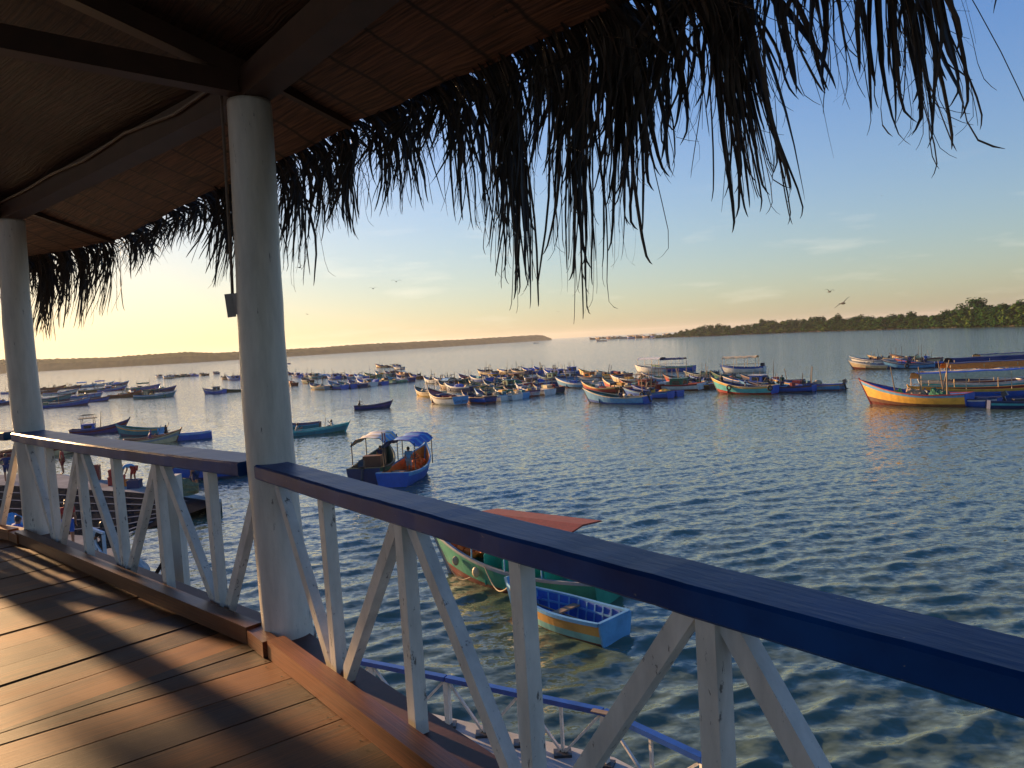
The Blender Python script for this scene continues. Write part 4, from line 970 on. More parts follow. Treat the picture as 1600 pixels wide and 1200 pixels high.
# boats rafted together: (column, row of the waterline, hull, strake, bottom, rail, inside, features, length)
N_ = 'dark red'
RAFTS = {
 'in leftmost raft': (28, [
    (6, 634, 'navy', 'blue', 'navy', 'light blue', 'navy', 'box:blue,engine:grey', 7), (24, 616, 'blue', 'white', 'navy', 'white', 'blue', 'nets:brown,mast', 7),
    (98, 637, 'blue', 'light blue', 'navy', 'navy', 'navy', 'outboard,thwarts', 9), (150, 629, 'blue', 'navy', 'navy', 'brown', 'navy', 'thwarts', 5.5), (78, 629, 'teal', 'green', 'navy', 'navy', 'teal', 'nets:grey,poles', 8),
    (128, 624, 'light blue', 'blue', 'navy', 'blue', 'navy', 'poles,engine:blue', 8), (96, 618, 'white', 'green', 'dark red', 'blue', 'grey', 'mast,nets:brown', 8), (66, 617, 'brown', 'dark red', 'brown', 'navy', 'brown', 'hauler,nets:dark green', 8),
    (146, 614, 'dark green', 'cream', 'dark red', 'light blue', 'navy', 'engine:light blue,mast', 7), (176, 612, 'blue', 'white', 'dark red', 'teal', 'blue', 'cabin:blue:white,mast', 7), (84, 610, 'dark red', 'brown', 'brown', 'brown', 'black', 'hauler,poles', 7),
    (108, 609, 'navy', 'brown', 'brown', 'brown', 'black', 'hauler,nets:black', 7), (132, 607, 'light blue', 'white', 'navy', 'white', 'blue', 'awning:light blue,engine:grey', 7), (160, 604.5, 'white', 'light blue', 'navy', 'blue', 'grey', 'awning:blue,mast', 7),
    (184, 604, 'navy', 'light blue', 'navy', 'light blue', 'navy', 'tarp:blue,mast', 7), (196, 622, 'brown', 'red', 'brown', 'brown', 'brown', 'hauler,poles,engine:brown', 6.5), (214, 620, 'brown', 'cream', 'brown', 'dark red', 'brown', 'awning:green,mast', 7),
    (243, 623, 'teal', 'white', 'teal', 'light blue', 'green', 'awning:dark green,poles', 7.5), (256, 613, 'navy', 'blue', 'navy', 'navy', 'navy', 'mast,thwarts', 5.5), (228, 610, 'blue', 'green', 'navy', 'blue', 'navy', 'awning:green,mast', 7)]),
 'in far raft under ridge': (140, [
    (249, 592, 'white', 'grey', 'navy', 'white', 'grey', 'cabin:grey:navy,mast', 7), (262, 593, 'cream', 'blue', 'navy', 'white', 'grey', 'cabin:white:navy,mast', 7), (276, 591, 'dark green', 'grey', 'brown', 'brown', 'grey', 'mast,box:brown,poles', 8), (289, 590, 'grey', 'dark green', 'brown', 'brown', 'navy', 'tarp:dark green,mast', 7),
    (302, 589.5, 'blue', 'navy', 'navy', 'light blue', 'navy', 'tarp:blue,mast', 6), (318, 588.5, 'dark green', 'brown', 'brown', 'brown', 'brown', 'tarp:dark green,poles', 6), (337, 586, 'navy', 'grey', 'navy', 'grey', 'navy', 'thwarts', 4.5),
    (353, 594.5, 'brown', 'cream', 'brown', 'brown', 'grey', 'hauler,mast', 7), (366, 595.5, 'blue', 'white', 'navy', 'light blue', 'navy', 'cabin:blue:navy,mast,hauler', 8.5), (381, 594, 'navy', 'blue', 'navy', 'blue', 'navy', 'mast,box:blue', 7)]),
 'in raft beside middle post': (129, [
    (454, 604, 'brown', 'dark red', 'brown', 'brown', 'brown', 'box:red,poles', 6.5), (479, 600, 'dark green', 'brown', 'brown', 'grey', 'brown', 'hauler,mast', 6.5), (499, 609.5, 'grey', 'pale green', 'yellow', 'cream', 'navy', 'nets:brown,engine:blue,mast', 8), (526, 609, 'blue', 'teal', 'navy', 'light blue', 'navy', 'tyre:1,engine:navy', 6.5),
    (541, 607.5, 'blue', 'navy', 'navy', 'navy', 'green', 'nets:dark green,mast', 6.5), (556, 606.5, 'navy', 'blue', 'navy', 'blue', 'navy', 'engine:teal,poles', 6.5), (571, 604.5, 'white', 'light blue', 'navy', 'white', 'blue', 'cabin:light blue:white', 6.5), (588, 602.5, 'blue', 'light blue', 'navy', 'navy', 'navy', 'tarp:blue,mast', 6.5),
    (601, 600.5, 'white', 'pale green', 'navy', 'green', 'pale green', 'box:yellow,mast', 7), (616, 599.5, 'pale green', 'white', 'teal', 'white', 'teal', 'nets:yellow,engine:blue', 7), (632, 597.5, 'blue', 'navy', 'navy', 'blue', 'navy', 'tarp:brown,box:orange', 6.5), (650, 593.5, 'brown', 'dark green', 'brown', 'brown', 'brown', 'poles', 5.5),
    (450, 587.5, 'navy', 'blue', 'navy', 'blue', 'navy', 'tarp:navy,mast', 6.5), (463, 591, 'blue', 'dark green', 'navy', 'navy', 'blue', 'cabin:blue:white,mast', 6.5), (478, 590, 'white', 'blue', 'navy', 'blue', 'blue', 'mast,box:blue', 6.5), (491, 593, 'teal', 'grey', 'navy', 'grey', 'navy', 'hauler,cabin:teal:grey', 6.5),
    (506, 592, 'navy', 'white', 'navy', 'white', 'navy', 'mast,tarp:light blue', 6.5), (520, 594, 'blue', 'white', 'navy', 'blue', 'navy', 'cabin:blue:navy,mast', 6.5), (535, 593, 'white', 'navy', 'navy', 'grey', 'navy', 'hauler,engine:blue', 6.5), (549, 593, 'light blue', 'white', 'navy', 'white', 'blue', 'box:red,mast', 6.5),
    (563, 594, 'blue', 'light blue', 'navy', 'light blue', 'blue', 'tarp:light blue,hauler', 6.5), (581, 592, 'green', 'yellow', 'navy', 'pale green', 'green', 'box:green,mast', 6.5), (597, 590, 'white', 'teal', 'navy', 'white', 'pale green', 'mast,box:yellow,poles', 6.5), (612, 589, 'grey', 'navy', 'navy', 'white', 'navy', 'cabin:navy:grey,mast', 6.5), (628, 589.5, 'navy', 'orange', 'navy', 'navy', 'brown', 'box:orange,mast', 6.5),
    (597, 576, 'cream', 'red', 'brown', 'dark red', 'navy', 'mast,box:navy', 8), (622, 578.5, 'white', 'light blue', 'navy', 'grey', 'grey', 'tarp:grey,poles', 7), (616, 575.5, 'navy', 'teal', 'navy', 'teal', 'navy', 'engine:green', 6.5)]),
 'in middle raft': (127, [
    (668, 620, 'cream', 'brown', 'yellow', 'cream', 'dark green', 'poles', 7.5), (744, 630, 'blue', 'navy', 'dark red', 'brown', 'navy', 'engine:navy,nets:black', 6.5), (766, 626, 'white', 'blue', 'navy', 'light blue', 'navy', 'engine:teal,hauler', 6.5), (779, 625, 'white', 'light blue', 'blue', 'cream', 'dark green', 'nets:brown,mast', 7), (795, 622.5, 'light blue', 'grey', 'dark red', 'white', 'green', 'box:green,mast', 6.5), (811, 620, 'white', 'blue', 'dark red', 'brown', 'dark red', 'nets:dark red,engine:green', 6.5),
    (832, 617, 'white', 'purple', 'dark red', 'white', 'navy', 'nets:navy,mast', 7.5), (854, 614, 'green', 'dark green', 'dark green', 'brown', 'navy', 'box:pale green,tyre:1,mast', 6.5),
    (700, 609, 'brown', 'dark green', 'brown', 'cream', 'dark green', 'awning:light blue,box:cream', 6.5), (718, 612.5, 'navy', 'white', 'navy', 'white', 'navy', 'tarp:blue,mast', 7), (738, 612, 'cream', 'green', 'yellow', 'yellow', 'dark green', 'tarp:dark green,poles', 7), (758, 611.5, 'cream', 'yellow', 'brown', 'cream', 'green', 'mast,nets:dark green', 7.5), (775, 610.5, 'green', 'grey', 'dark red', 'grey', 'dark green', 'box:black,hauler', 6.5),
    (790, 609.5, 'dark green', 'teal', 'dark red', 'teal', 'green', 'cabin:green:teal,mast', 6.5), (806, 606.5, 'red', 'white', 'dark red', 'white', 'dark red', 'nets:red,tarp:green', 7), (824, 605.5, 'red', 'cream', 'dark red', 'white', 'red', 'cabin:navy:navy,mast', 7), (842, 604.5, 'blue', 'white', 'navy', 'white', 'navy', 'tarp:blue,mast', 7.5),
    (677, 600, 'white', 'grey', 'navy', 'white', 'black', 'hauler,nets:black,poles', 7), (694, 601, 'navy', 'grey', 'navy', 'white', 'black', 'poles,hauler', 7), (711, 600, 'dark green', 'white', 'navy', 'cream', 'dark green', 'hauler,nets:grey', 7), (731, 597, 'white', 'red', 'navy', 'white', 'dark red', 'nets:brown,mast', 7), (750, 598, 'blue', 'white', 'navy', 'white', 'teal', 'box:turquoise,engine:white', 7), (766, 597, 'white', 'purple', 'navy', 'cream', 'navy', 'cabin:yellow:blue,mast', 6.5),
    (783, 597, 'teal', 'red', 'navy', 'white', 'navy', 'hauler,box:blue,poles', 6.5), (799, 597, 'brown', 'purple', 'brown', 'brown', 'brown', 'cabin:dark red:brown,poles', 6.5), (817, 596, 'white', 'dark green', 'navy', 'brown', 'dark green', 'tarp:dark green,poles', 7), (760, 587, 'cream', 'navy', 'brown', 'black', 'navy', 'hauler,mast', 7.5), (794, 585.5, 'cream', 'white', 'brown', 'cream', 'blue', 'mast,poles,engine:blue', 7.5), (812, 586, 'navy', 'cream', 'navy', 'brown', 'black', 'hauler,poles', 7), (831, 585, 'blue', 'cream', 'navy', 'white', 'blue', 'mast,tarp:blue', 7.5), (848, 584, 'navy', 'blue', 'navy', 'white', 'navy', 'hauler,mast,engine:blue', 7)]),
 'in raft right of middle': (133, [
    (858, 597, 'navy', 'teal', 'navy', 'navy', 'navy', 'cabin:pale green:green,nets:brown', 6.5), (868, 590, 'blue', 'grey', 'navy', 'white', 'blue', 'hauler,cabin:blue:blue', 7), (884, 596, 'light blue', 'teal', 'navy', 'blue', 'teal', 'cabin:white:navy,mast', 7), (873, 584, 'white', 'blue', 'navy', 'blue', 'blue', 'hauler,mast,engine:cream', 7), (889, 586, 'blue', 'white', 'navy', 'blue', 'navy', 'cabin:blue:blue,mast', 6.5), (905, 606.5, 'light blue', 'white', 'dark red', 'white', 'navy', 'nets:grey,engine:navy', 8.5), (914, 596, 'white', 'brown', 'navy', 'grey', 'brown', 'cabin:orange:brown,mast', 6.5),
    (931, 592, 'cream', 'yellow', 'brown', 'yellow', 'yellow', 'tarp:cream', 8), (958, 591, 'navy', 'blue', 'navy', 'yellow', 'navy', 'tarp:navy,tyre:1', 7), (938, 614, 'red', 'yellow', 'dark red', 'cream', 'dark green', 'nets:red,engine:yellow', 6.5), (970, 611, 'red', 'cream', 'dark red', 'cream', 'dark green', 'box:yellow,poles', 6.5), (984, 601, 'cream', 'white', 'brown', 'white', 'navy', 'hauler,box:yellow', 7), (1000, 611, 'dark red', 'red', 'dark red', 'brown', 'dark red', 'cabin:red:dark red,frame:brown', 7),
    (1010, 623.5, 'blue', 'light blue', 'navy', 'navy', 'navy', 'engine:blue,tyre:1', 6), (1024, 620.5, 'blue', 'navy', 'navy', 'blue', 'navy', 'hauler,engine:grey', 6), (1048, 610.5, 'white', 'dark red', 'dark red', 'red', 'red', 'box:white,cabin:green:green,mast', 8.5), (1036, 600, 'light blue', 'white', 'navy', 'white', 'green', 'box:green,frame:brown', 7), (1072, 602, 'red', 'brown', 'dark red', 'dark red', 'dark green', 'mast,poles,nets:dark green', 7.5), (1080, 608.5, 'brown', 'yellow', 'dark red', 'light blue', 'navy', 'nets:grey,tyre:1', 6.5), (1097, 607, 'light blue', 'brown', 'navy', 'navy', 'navy', 'engine:yellow,hauler', 6.5),
    (1113, 603, 'navy', 'light blue', 'navy', 'blue', 'navy', 'poles,engine:blue', 6.5), (1104, 594, 'grey', 'dark green', 'navy', 'grey', 'dark green', 'poles,tarp:dark green', 7.5), (1143, 599, 'green', 'dark green', 'dark green', 'dark green', 'green', 'thwarts', 6)]),
 'right of striped turquoise boat': (140, [
    (1172, 605, 'navy', 'blue', 'navy', 'cream', 'navy', 'cabin:blue:white,poles', 7.5), (1203, 603, 'navy', 'brown', 'dark red', 'navy', 'black', 'mast,nets:black', 8), (1193, 613.5, 'blue', 'light blue', 'dark red', 'light blue', 'blue', 'engine:navy,tyre:1', 5.5), (1219, 613.5, 'blue', 'brown', 'navy', 'navy', 'navy', 'poles,nets:navy,engine:blue', 7), (1260, 610, 'light blue', 'yellow', 'dark red', 'blue', 'navy', 'outboard,nets:navy,mast', 8)]),
 'in group off mangrove shore': (143, [
    (1372, 577.5, 'cream', 'white', 'dark red', 'grey', 'navy', 'nets:navy,mast,engine:blue', 8.5), (1418, 577, 'light blue', 'navy', 'navy', 'grey', 'navy', 'box:blue,mast,tyre:1', 7), (1443, 574.5, 'navy', 'red', 'dark red', 'blue', 'navy', 'engine:blue,mast,hauler', 8), (1368, 570.5, 'white', 'navy', 'navy', 'white', 'navy', 'mast,poles', 8), (1397, 568.5, 'brown', 'cream', 'brown', 'cream', 'dark green', 'mast,nets:dark green', 8), (1430, 567, 'cream', 'brown', 'brown', 'brown', 'navy', 'poles,box:pale green,mast', 8)]),
}
seed_ = 0; CROWD = []
for rname, (hd, rows) in RAFTS.items():
    seen = {}; made = []
    for (px, py, c1, c2, cb, rail, inner, feats, L) in rows:
        seed_ += 1; rnd = random.Random(seed_)
        fl = [f for f in feats.split(',') if f]
        desc = f'{c1} boat with {c2} strake' if c1 != c2 else f'{c1} boat'
        nice = {'cabin': 'small {0} cabin', 'awning': '{0} awning', 'tarp': '{0} tarpaulin', 'mast': 'thin mast', 'poles': 'slanting poles', 'hauler': 'dark net hauler', 'box': '{0} hatch box', 'engine': '{0} engine box', 'nets': 'heaped {0} nets', 'outboard': 'outboard motor', 'thwarts': 'bare thwarts', 'tyre': 'tyre fender', 'frame': 'bare canopy frame'}
        f0 = fl[0].split(':'); lab = desc + ' and ' + nice[f0[0]].format(f0[1] if len(f0) > 1 else '') + ' ' + rname
        o, H = fishing_boat(at(px, py - 1.5), R(hd + rnd.uniform(-7, 7)), L * rnd.uniform(0.96, 1.05), L * 0.29 + 0.25, (cb, cb, c1, c1, c2), rail, inner, None if rnd.random() < 0.5 else c1, fl, 0.58 + rnd.uniform(-.05, .1), 0.62 + rnd.uniform(-.15, .25), seed_, 0.8, c2 if rnd.random() < 0.5 else inner, gear=rnd.choice((3, 4, 5)))
        o.rotation_euler = (R(rnd.uniform(-2, 2)), R(rnd.uniform(-1.5, 1)), o.rotation_euler.z)
        tag(o, lab, 'boat', 'fishing boats moored in rafts'); CROWD.append((o, px, lab))
labs = {}
for o, px, lab in CROWD: labs.setdefault(lab, []).append((px, o))
for lab, l in labs.items():
    if len(l) > 1:
        for i, (px, o) in enumerate(sorted(l, key=lambda q: q[0])): o['label'] = ['leftmost ', 'second ', 'third ', 'fourth '][i] + lab
# ------------------------------------------------------------------ single boats that the photograph shows well
def two(pa, pb): # heading and middle from two waterline pixels (stern, bow)
    a, b = at(*pa), at(*pb); d = b - a; return (a + b) / 2, math.atan2(d.y, d.x), d.length
# yellow boat with the high bow
o, H = fishing_boat(at(1425, 633), R(131), 8.6, 2.5, ('dark red', 'brown', 'yellow', 'yellow', 'light blue'), 'red', 'blue', 'blue', (), 0.95, 1.15, 1, 1.0, None)
tag(o, 'yellow and light blue fishing boat with tall red edged bow at the right', 'boat'); YB = o; YH = H
for (x, y, hh, lx, ly) in ((1.0, 0.5, 2.4, .25, .3), (-0.9, 0.3, 2.3, .1, .2), (-2.3, 0.2, 2.8, -.5, -.1), (-2.5, -0.2, 2.8, .35, .1), (-2.9, 0.5, 2.6, 0, 0)): mast(o, x, y, 0.3, hh + .6, (lx * 1.3, ly), 0.075, M_POLE)
def net_heap(loc, l, w, h, col, seed, label, rz=0):
    rnd = random.Random(seed); m = paint('net_' + label.split()[0], col, 0.9, 0.5, 14, None, bump=0.8)
    mb = MB(); mb.blob((0, 0, 0), (l / 2, w / 2, h), 18, 8, 0, rnd, 0.10, flat=True); mb.blob((l * .22, w * .1, 0), (l / 4, w / 3, h * 1.2), 12, 6, 0, rnd, 0.12, flat=True)
    ob = mb.build('fishing_net', m); ob.location = loc; ob.rotation_euler = (0, 0, rz)
    # floats strewn over the net
    fl = MB()
    for k in range(9): a = rnd.uniform(0, 6.28); q = rnd.uniform(0.2, .8); fl.blob((math.cos(a) * q * l / 2, math.sin(a) * q * w / 2, h * math.sqrt(max(0.02, 1 - q * q))), (.06, .06, .06), 6, 4)
    fl.build('net_float', PM('cream'), ob)
    return tag(ob, label, 'fishing net')
def on(o, x, y, z): return o.matrix_basis @ Vector((x, y, z))
def wpos(o, x, y, z):
    M = Matrix.Translation(o.location) @ Euler(o.rotation_euler).to_matrix().to_4x4(); return M @ Vector((x, y, z))
net_heap(wpos(YB, 1.1, 0.1, 0.72), 1.1, 0.9, 0.55, (0.05, 0.35, 0.06), 1, 'bright green fishing net heaped in the front of the yellow boat')
net_heap(wpos(YB, -0.4, 0.1, 0.62), 1.8, 1.1, 0.70, (0.42, 0.27, 0.15), 2, 'tan fishing net piled amidships in the yellow boat', R(131))
net_heap(wpos(YB, -2.2, 0.1, 0.62), 1.7, 1.2, 0.70, (0.03, 0.16, 0.09), 3, 'dark green fishing net near the stern of the yellow boat', R(131))

# striped turquoise boat, blue boat of the middle, named boat
o, H = fishing_boat(at(1160, 615), R(136), 7.4, 2.4, ('dark red', 'red', 'turquoise', 'turquoise', 'yellow'), 'cream', 'navy', 'blue', ('mast',), 0.80, 1.0, 2, 0.9, 'navy')
tyre(o, H, 0.68, 1, 0.3); tyre(o, H, 0.0, 1, 0.2); MB().box((0.3, 0.1, 0.55), (1.2, 0.8, 0.5), taper=.7).build('red_hatch', PM('red'), o)
for q in range(2): mast(o, -2.0, .2 - .3 * q, .3, 1.5, (-0.9 + 1.2 * q, 0), .05, M_POLE)
tag(o, 'turquoise boat with yellow stripe, red bottom and two tyre fenders', 'boat'); TB = o
o, H = fishing_boat(at(960, 630), R(139), 8.0, 2.2, ('navy', 'blue', 'light blue', 'light blue', 'light blue'), 'cream', 'dark green', 'blue', (), 0.66, 0.95, 3, 0.95, 'green')
tag(o, 'pale blue boat with cream rail and green inside, nearest in the centre', 'boat'); BB = o
MB().box((-0.2, 0.2, 0.45), (1.6, 0.9, 0.35), taper=.8).build('hatch_cover', stuff_cloth('turquoise'), o); engine_box(o, -2.2, .1, 'navy'); outboard(o, H)
o, H = fishing_boat(at(694, 630.5), R(127), 7.4, 2.7, ('dark red', 'white', 'white', 'white', 'brown'), 'cream', 'dark red', 'light blue', ('box:red',), 0.85, 1.05, 4, 0.95, 'red')
cabin(o, 0.6, 1.0, 0.9, 1.0, .1, 'blue', 'navy', False); cabin(o, 1.5, 1.0, .5, .9, .1, 'pale green', 'cream', False); tarp_mound(o, -2.2, 1.3, 1.6, .6, .5, 'dark red')
tag(o, 'white boat with lettered pale blue stern at the front of the middle raft', 'boat'); NB = o
q = H.p(0, 0.66, 1); text_mesh('Luan José', 0.46, M_INK, NB, Matrix.Translation((-H.L / 2 - 0.068, 0, 0.42)) @ Matrix.Rotation(R(-90), 4, 'Z') @ Matrix.Rotation(R(90), 4, 'X'), 'lettering', 0.004)

# tourist boats with canopies beyond the rafts
def tour_boat(px, py, head, L, hullc, band, can, label, seed, post='white', inner='blue', edge=None, B=2.5, zt=2.05, x0=-.42, x1=.30, h=0.8, hb=.5, bottom='navy', rails=True, drop=.14):
    o, H = fishing_boat(at(px, py), R(head), L, B, (bottom, hullc, hullc, hullc, band), band, inner, hullc, (), h, hb, seed, .6, None, 'passenger_boat')
    canopy(o, L * x0, L * x1, B * .92, h - .05, zt, can, 0.05, 8, None, PM(post), edge, drop)
    thwarts(o, H, (.2, .34, .48, .62), band, .5)
    if rails:
        m = MB()
        for sy in (-1, 1): m.tube([(L * x0, sy * (B * .46), h + .55), (L * x1, sy * (B * .46), h + .55)], .025, 5)
        m.build('side_rail', PM(post), o)
    tag(o, label, 'boat', 'canopied passenger boats'); return o, H
tour_boat(1016, 581, 132, 7.0, 'white', 'white', 'white', 'white passenger boat with bare white frame roof behind the rafts', 11, 'cream', 'grey', None, 2.4, 2.5)
tour_boat(1051, 580, 150, 8.0, 'blue', 'pale green', 'navy', 'blue and pale green passenger boat under a thin dark roof', 12, 'white', 'blue', None, 2.4, 2.3, -.30, .25)
o, H = tour_boat(1160, 582, 150, 7.0, 'white', 'blue', 'cream', 'white and blue passenger boat with cream roof beyond the turquoise boat', 13, 'cream', 'navy', None, 2.5, 2.5, -.35, .42)
MB().box((-3.2, 0, 1.0), (.5, .9, .9)).build('stern_screen', PM('black'), o)
T = [(1530, 622, 172, 11.5, 'blue', 'yellow', 'blue', 'cream', 'long passenger boat under the cream canopy with blue border nearest the yellow boat', 2.3, -.50, .45),
     (1515, 611, 170, 9.0, 'turquoise', 'white', 'cream', None, 'turquoise and white passenger boat under a plain tan canopy', 1.9, -.3, .45),
     (1553, 601, 172, 11, 'navy', 'white', 'navy', 'orange', 'passenger boat under the long orange brown canopy', 2.3, -.45, .42),
     (1570, 593, 174, 11.5, 'navy', 'blue', 'navy', None, 'passenger boat under the dark navy humped canopy', 2.5, -.45, .5),
     (1590, 582, 174, 10, 'light blue', 'white', 'navy', 'cream', 'farthest passenger boat of the canopy row, under a cream canopy', 2.3, -.4, .46),
     (1606, 588, 174, 10, 'brown', 'navy', 'red', 'navy', 'passenger boat under a salmon red canopy at the photo edge', 2.2, -.45, .45)]
for i, (px, py, hd, L, hc, bd, cn, ed, lab, zt, x0, x1) in enumerate(T): tour_boat(px, py, hd, L, hc, bd, cn, lab, 20 + i, 'cream', 'dark red', ed, 2.7, zt, x0, x1, drop=.42)
o, H = fishing_boat(at(1503, 634), R(131), 5.5, 2.2, ('navy', 'blue', 'blue', 'blue', 'white'), 'navy', 'navy', 'blue', ('engine:navy',), .62, .6, 31, .6); outboard(o, H); tag(o, 'deep blue boat tucked behind the stern of the yellow boat', 'boat')
o, H = fishing_boat(at(1650, 635), R(-16), 9, 2.0, ('dark red', 'navy', 'navy', 'turquoise', 'navy'), 'navy', 'navy', 'navy', ('engine:black', 'thwarts'), .5, .5, 32, .6); tag(o, 'low dark boat with turquoise line cut by the right photo edge', 'boat')

# open skiffs and canoes
def skiff(px, py, head, L, B, cols, rail, inner, label, name='rowing_boat', h=.42, hb=.42, tr=None, ts=(.25, .5, .72), grp=None, rake=.55):
    root = empty(name, at(px, py), R(head)); H = Hull(L, B, h, hb, .08, rake); hull_parts(root, H, cols, rail, inner, None, tr, None, 14, .04); thwarts(root, H, ts, None)
    tag(root, label, 'boat', grp); return root, H
RB1, H1 = skiff(584, 638.5, 12, 4.6, 1.3, ('navy', 'navy', 'navy', 'purple', 'navy'), 'navy', 'navy', 'dark blue rowing boat with a rower seated at its left end')
RB2, H2 = skiff(493, 678, 17, 6.0, 1.25, ('green', 'green', 'teal', 'teal', 'turquoise'), 'turquoise', 'teal', 'teal canoe carrying two people beside the middle post', 'canoe', .40, .40)
RB3, H3 = skiff(458, 671.5, 186, 5.0, 1.5, ('black', 'navy', 'teal', 'teal', 'light blue'), 'navy', 'navy', 'blue grey skiff half hidden by the middle post', h=.5, tr='brown')
RB4, H4 = skiff(366, 612.5, 186, 4.4, 1.4, ('black', 'dark green', 'dark green', 'dark green', 'dark green'), 'dark green', 'dark green', 'dark green skiff just left of the middle post', h=.42)
RB5, H5 = skiff(218, 680, 164, 5.4, 1.6, ('navy', 'navy', 'teal', 'teal', 'yellow'), 'teal', 'green', 'teal skiff with yellow line above the left railing', h=.62, hb=.45, tr='light blue')
RB6, H6 = skiff(290, 687, 200, 4.3, 1.5, ('navy', 'blue', 'blue', 'blue', 'blue'), 'light blue', 'blue', 'bright blue skiff with a dark standing man at its left end', h=.5, hb=.2, tr='blue')
RB7, H7 = skiff(240, 693, 28, 4.6, 1.5, ('brown', 'cream', 'cream', 'grey', 'cream'), 'brown', 'brown', 'pale weathered skiff with a hooded man, partly behind the left railing', h=.5, hb=.55)
o, H = fishing_boat(at(158, 676), R(20), 5.6, 1.9, ('dark red', 'purple', 'purple', 'dark red', 'purple'), 'navy', 'navy', None, ('house:blue:black', 'mast'), .45, .8, 41, .8); tag(o, 'small dark red boat with blue wheelhouse and railed roof above the left railing', 'boat')
o, H = fishing_boat(at(334, 615), R(165), 4.8, 1.9, ('navy', 'blue', 'blue', 'blue', 'white'), 'navy', 'navy', 'blue', ('cabin:grey:navy', 'mast'), .65, .5, 42, .5); tag(o, 'small blue boat with grey wheelhouse left of the middle post', 'boat')
o, H = fishing_boat(at(331, 746), R(205), 5.2, 2.0, ('black', 'navy', 'blue', 'blue', 'light blue'), 'light blue', 'blue', 'blue', ('engine:navy',), .7, .5, 43, .5); tag(o, 'bright blue boat moored at the quay below the left railing', 'boat'); QB = o
o, H = fishing_boat(at(60, 713), R(30), 6.5, 2.0, ('brown', 'cream', 'cream', 'dark red', 'dark red'), 'dark red', 'brown', None, ('thwarts',), .5, .7, 44, .7); tag(o, 'cream and dark red boat lying off the quay behind the left post', 'boat')
o, H = fishing_boat(at(-10, 718), R(12), 6.5, 2.0, ('black', 'dark red', 'brown', 'navy', 'dark red'), 'brown', 'black', None, ('thwarts', 'engine:black'), .5, .5, 45, .6); tag(o, 'dark boat at the left photo edge beyond the quay', 'boat')
o, H = fishing_boat(at(838, 536.5), R(170), 11, 3.2, ('navy', 'grey', 'white', 'white', 'white'), 'white', 'grey', None, ('cabin:white:grey', 'mast'), .9, .6, 46, .8); tag(o, 'lone pale launch far out in the channel mouth', 'boat')
o, H = fishing_boat(at(447, 569), R(170), 6, 2.0, ('navy', 'navy', 'blue', 'blue', 'blue'), 'navy', 'navy', None, ('engine:navy',), .5, .4, 47, .6); tag(o, 'tiny blue boat alone just right of the middle post', 'boat')

# two canopy boats lying side by side behind the handrail
o, H = fishing_boat(at(643, 744), R(80), 6.3, 2.1, ('navy', 'blue', 'blue', 'blue', 'light blue'), 'light blue', 'orange', 'blue', (), .62, .75, 51, .7, None, 'passenger_boat')
canopy(o, -2.0, 1.45, 1.9, .5, 2.15, 'blue', .10, 4, 'light blue', M_DARKMETAL, None, .2); engine_box(o, -2.1, .1, 'brown'); thwarts(o, H, (.25, .45), 'brown', .4)
tag(o, 'blue boat with blue striped canopy and orange inside, beyond the handrail', 'boat'); CB = o
fm = MB(); a = Vector((-2.0, .85, 2.0)); fm.tube([a, a + Vector((0, 0, .75))], .018, 5); fp = fm.build('flag_pole', M_DARKMETAL, o)
vs = []; 
for i in range(7):
    for j in range(4): vs.append((a.x + .02 + .10 * i, a.y + .04 * math.sin(i * 1.2), a.z + .72 - .14 * j - .02 * i))
fs = [(i * 4 + j, (i + 1) * 4 + j, (i + 1) * 4 + j + 1, i * 4 + j + 1) for i in range(6) for j in range(3)]
MB().add(vs, fs, [0 if i // 3 in (0, 3, 5) or i < 6 or i >= 12 else 1 for i in range(18)]).build('flag', [stuff_cloth('red'), stuff_cloth('white')], fp)
o, H = fishing_boat(at(590, 744), R(86), 5.8, 2.1, ('black', 'dark green', 'dark green', 'dark green', 'green'), 'dark green', 'dark green', 'navy', (), .8, .7, 52, .6, None, 'passenger_boat')
canopy(o, -1.7, 1.5, 2.0, .6, 2.25, 'white', .06, 4, 'cream', M_DARKMETAL, 'light blue', .26); engine_box(o, -2.0, .15, 'navy'); outboard(o, H); MB().box((-.4, .1, .7), (.6, 1.0, 1.1)).build('bulkhead', PM('brown'), o)
tag(o, 'dark green boat with white canopy, left of the blue canopied boat', 'boat'); GB2 = o
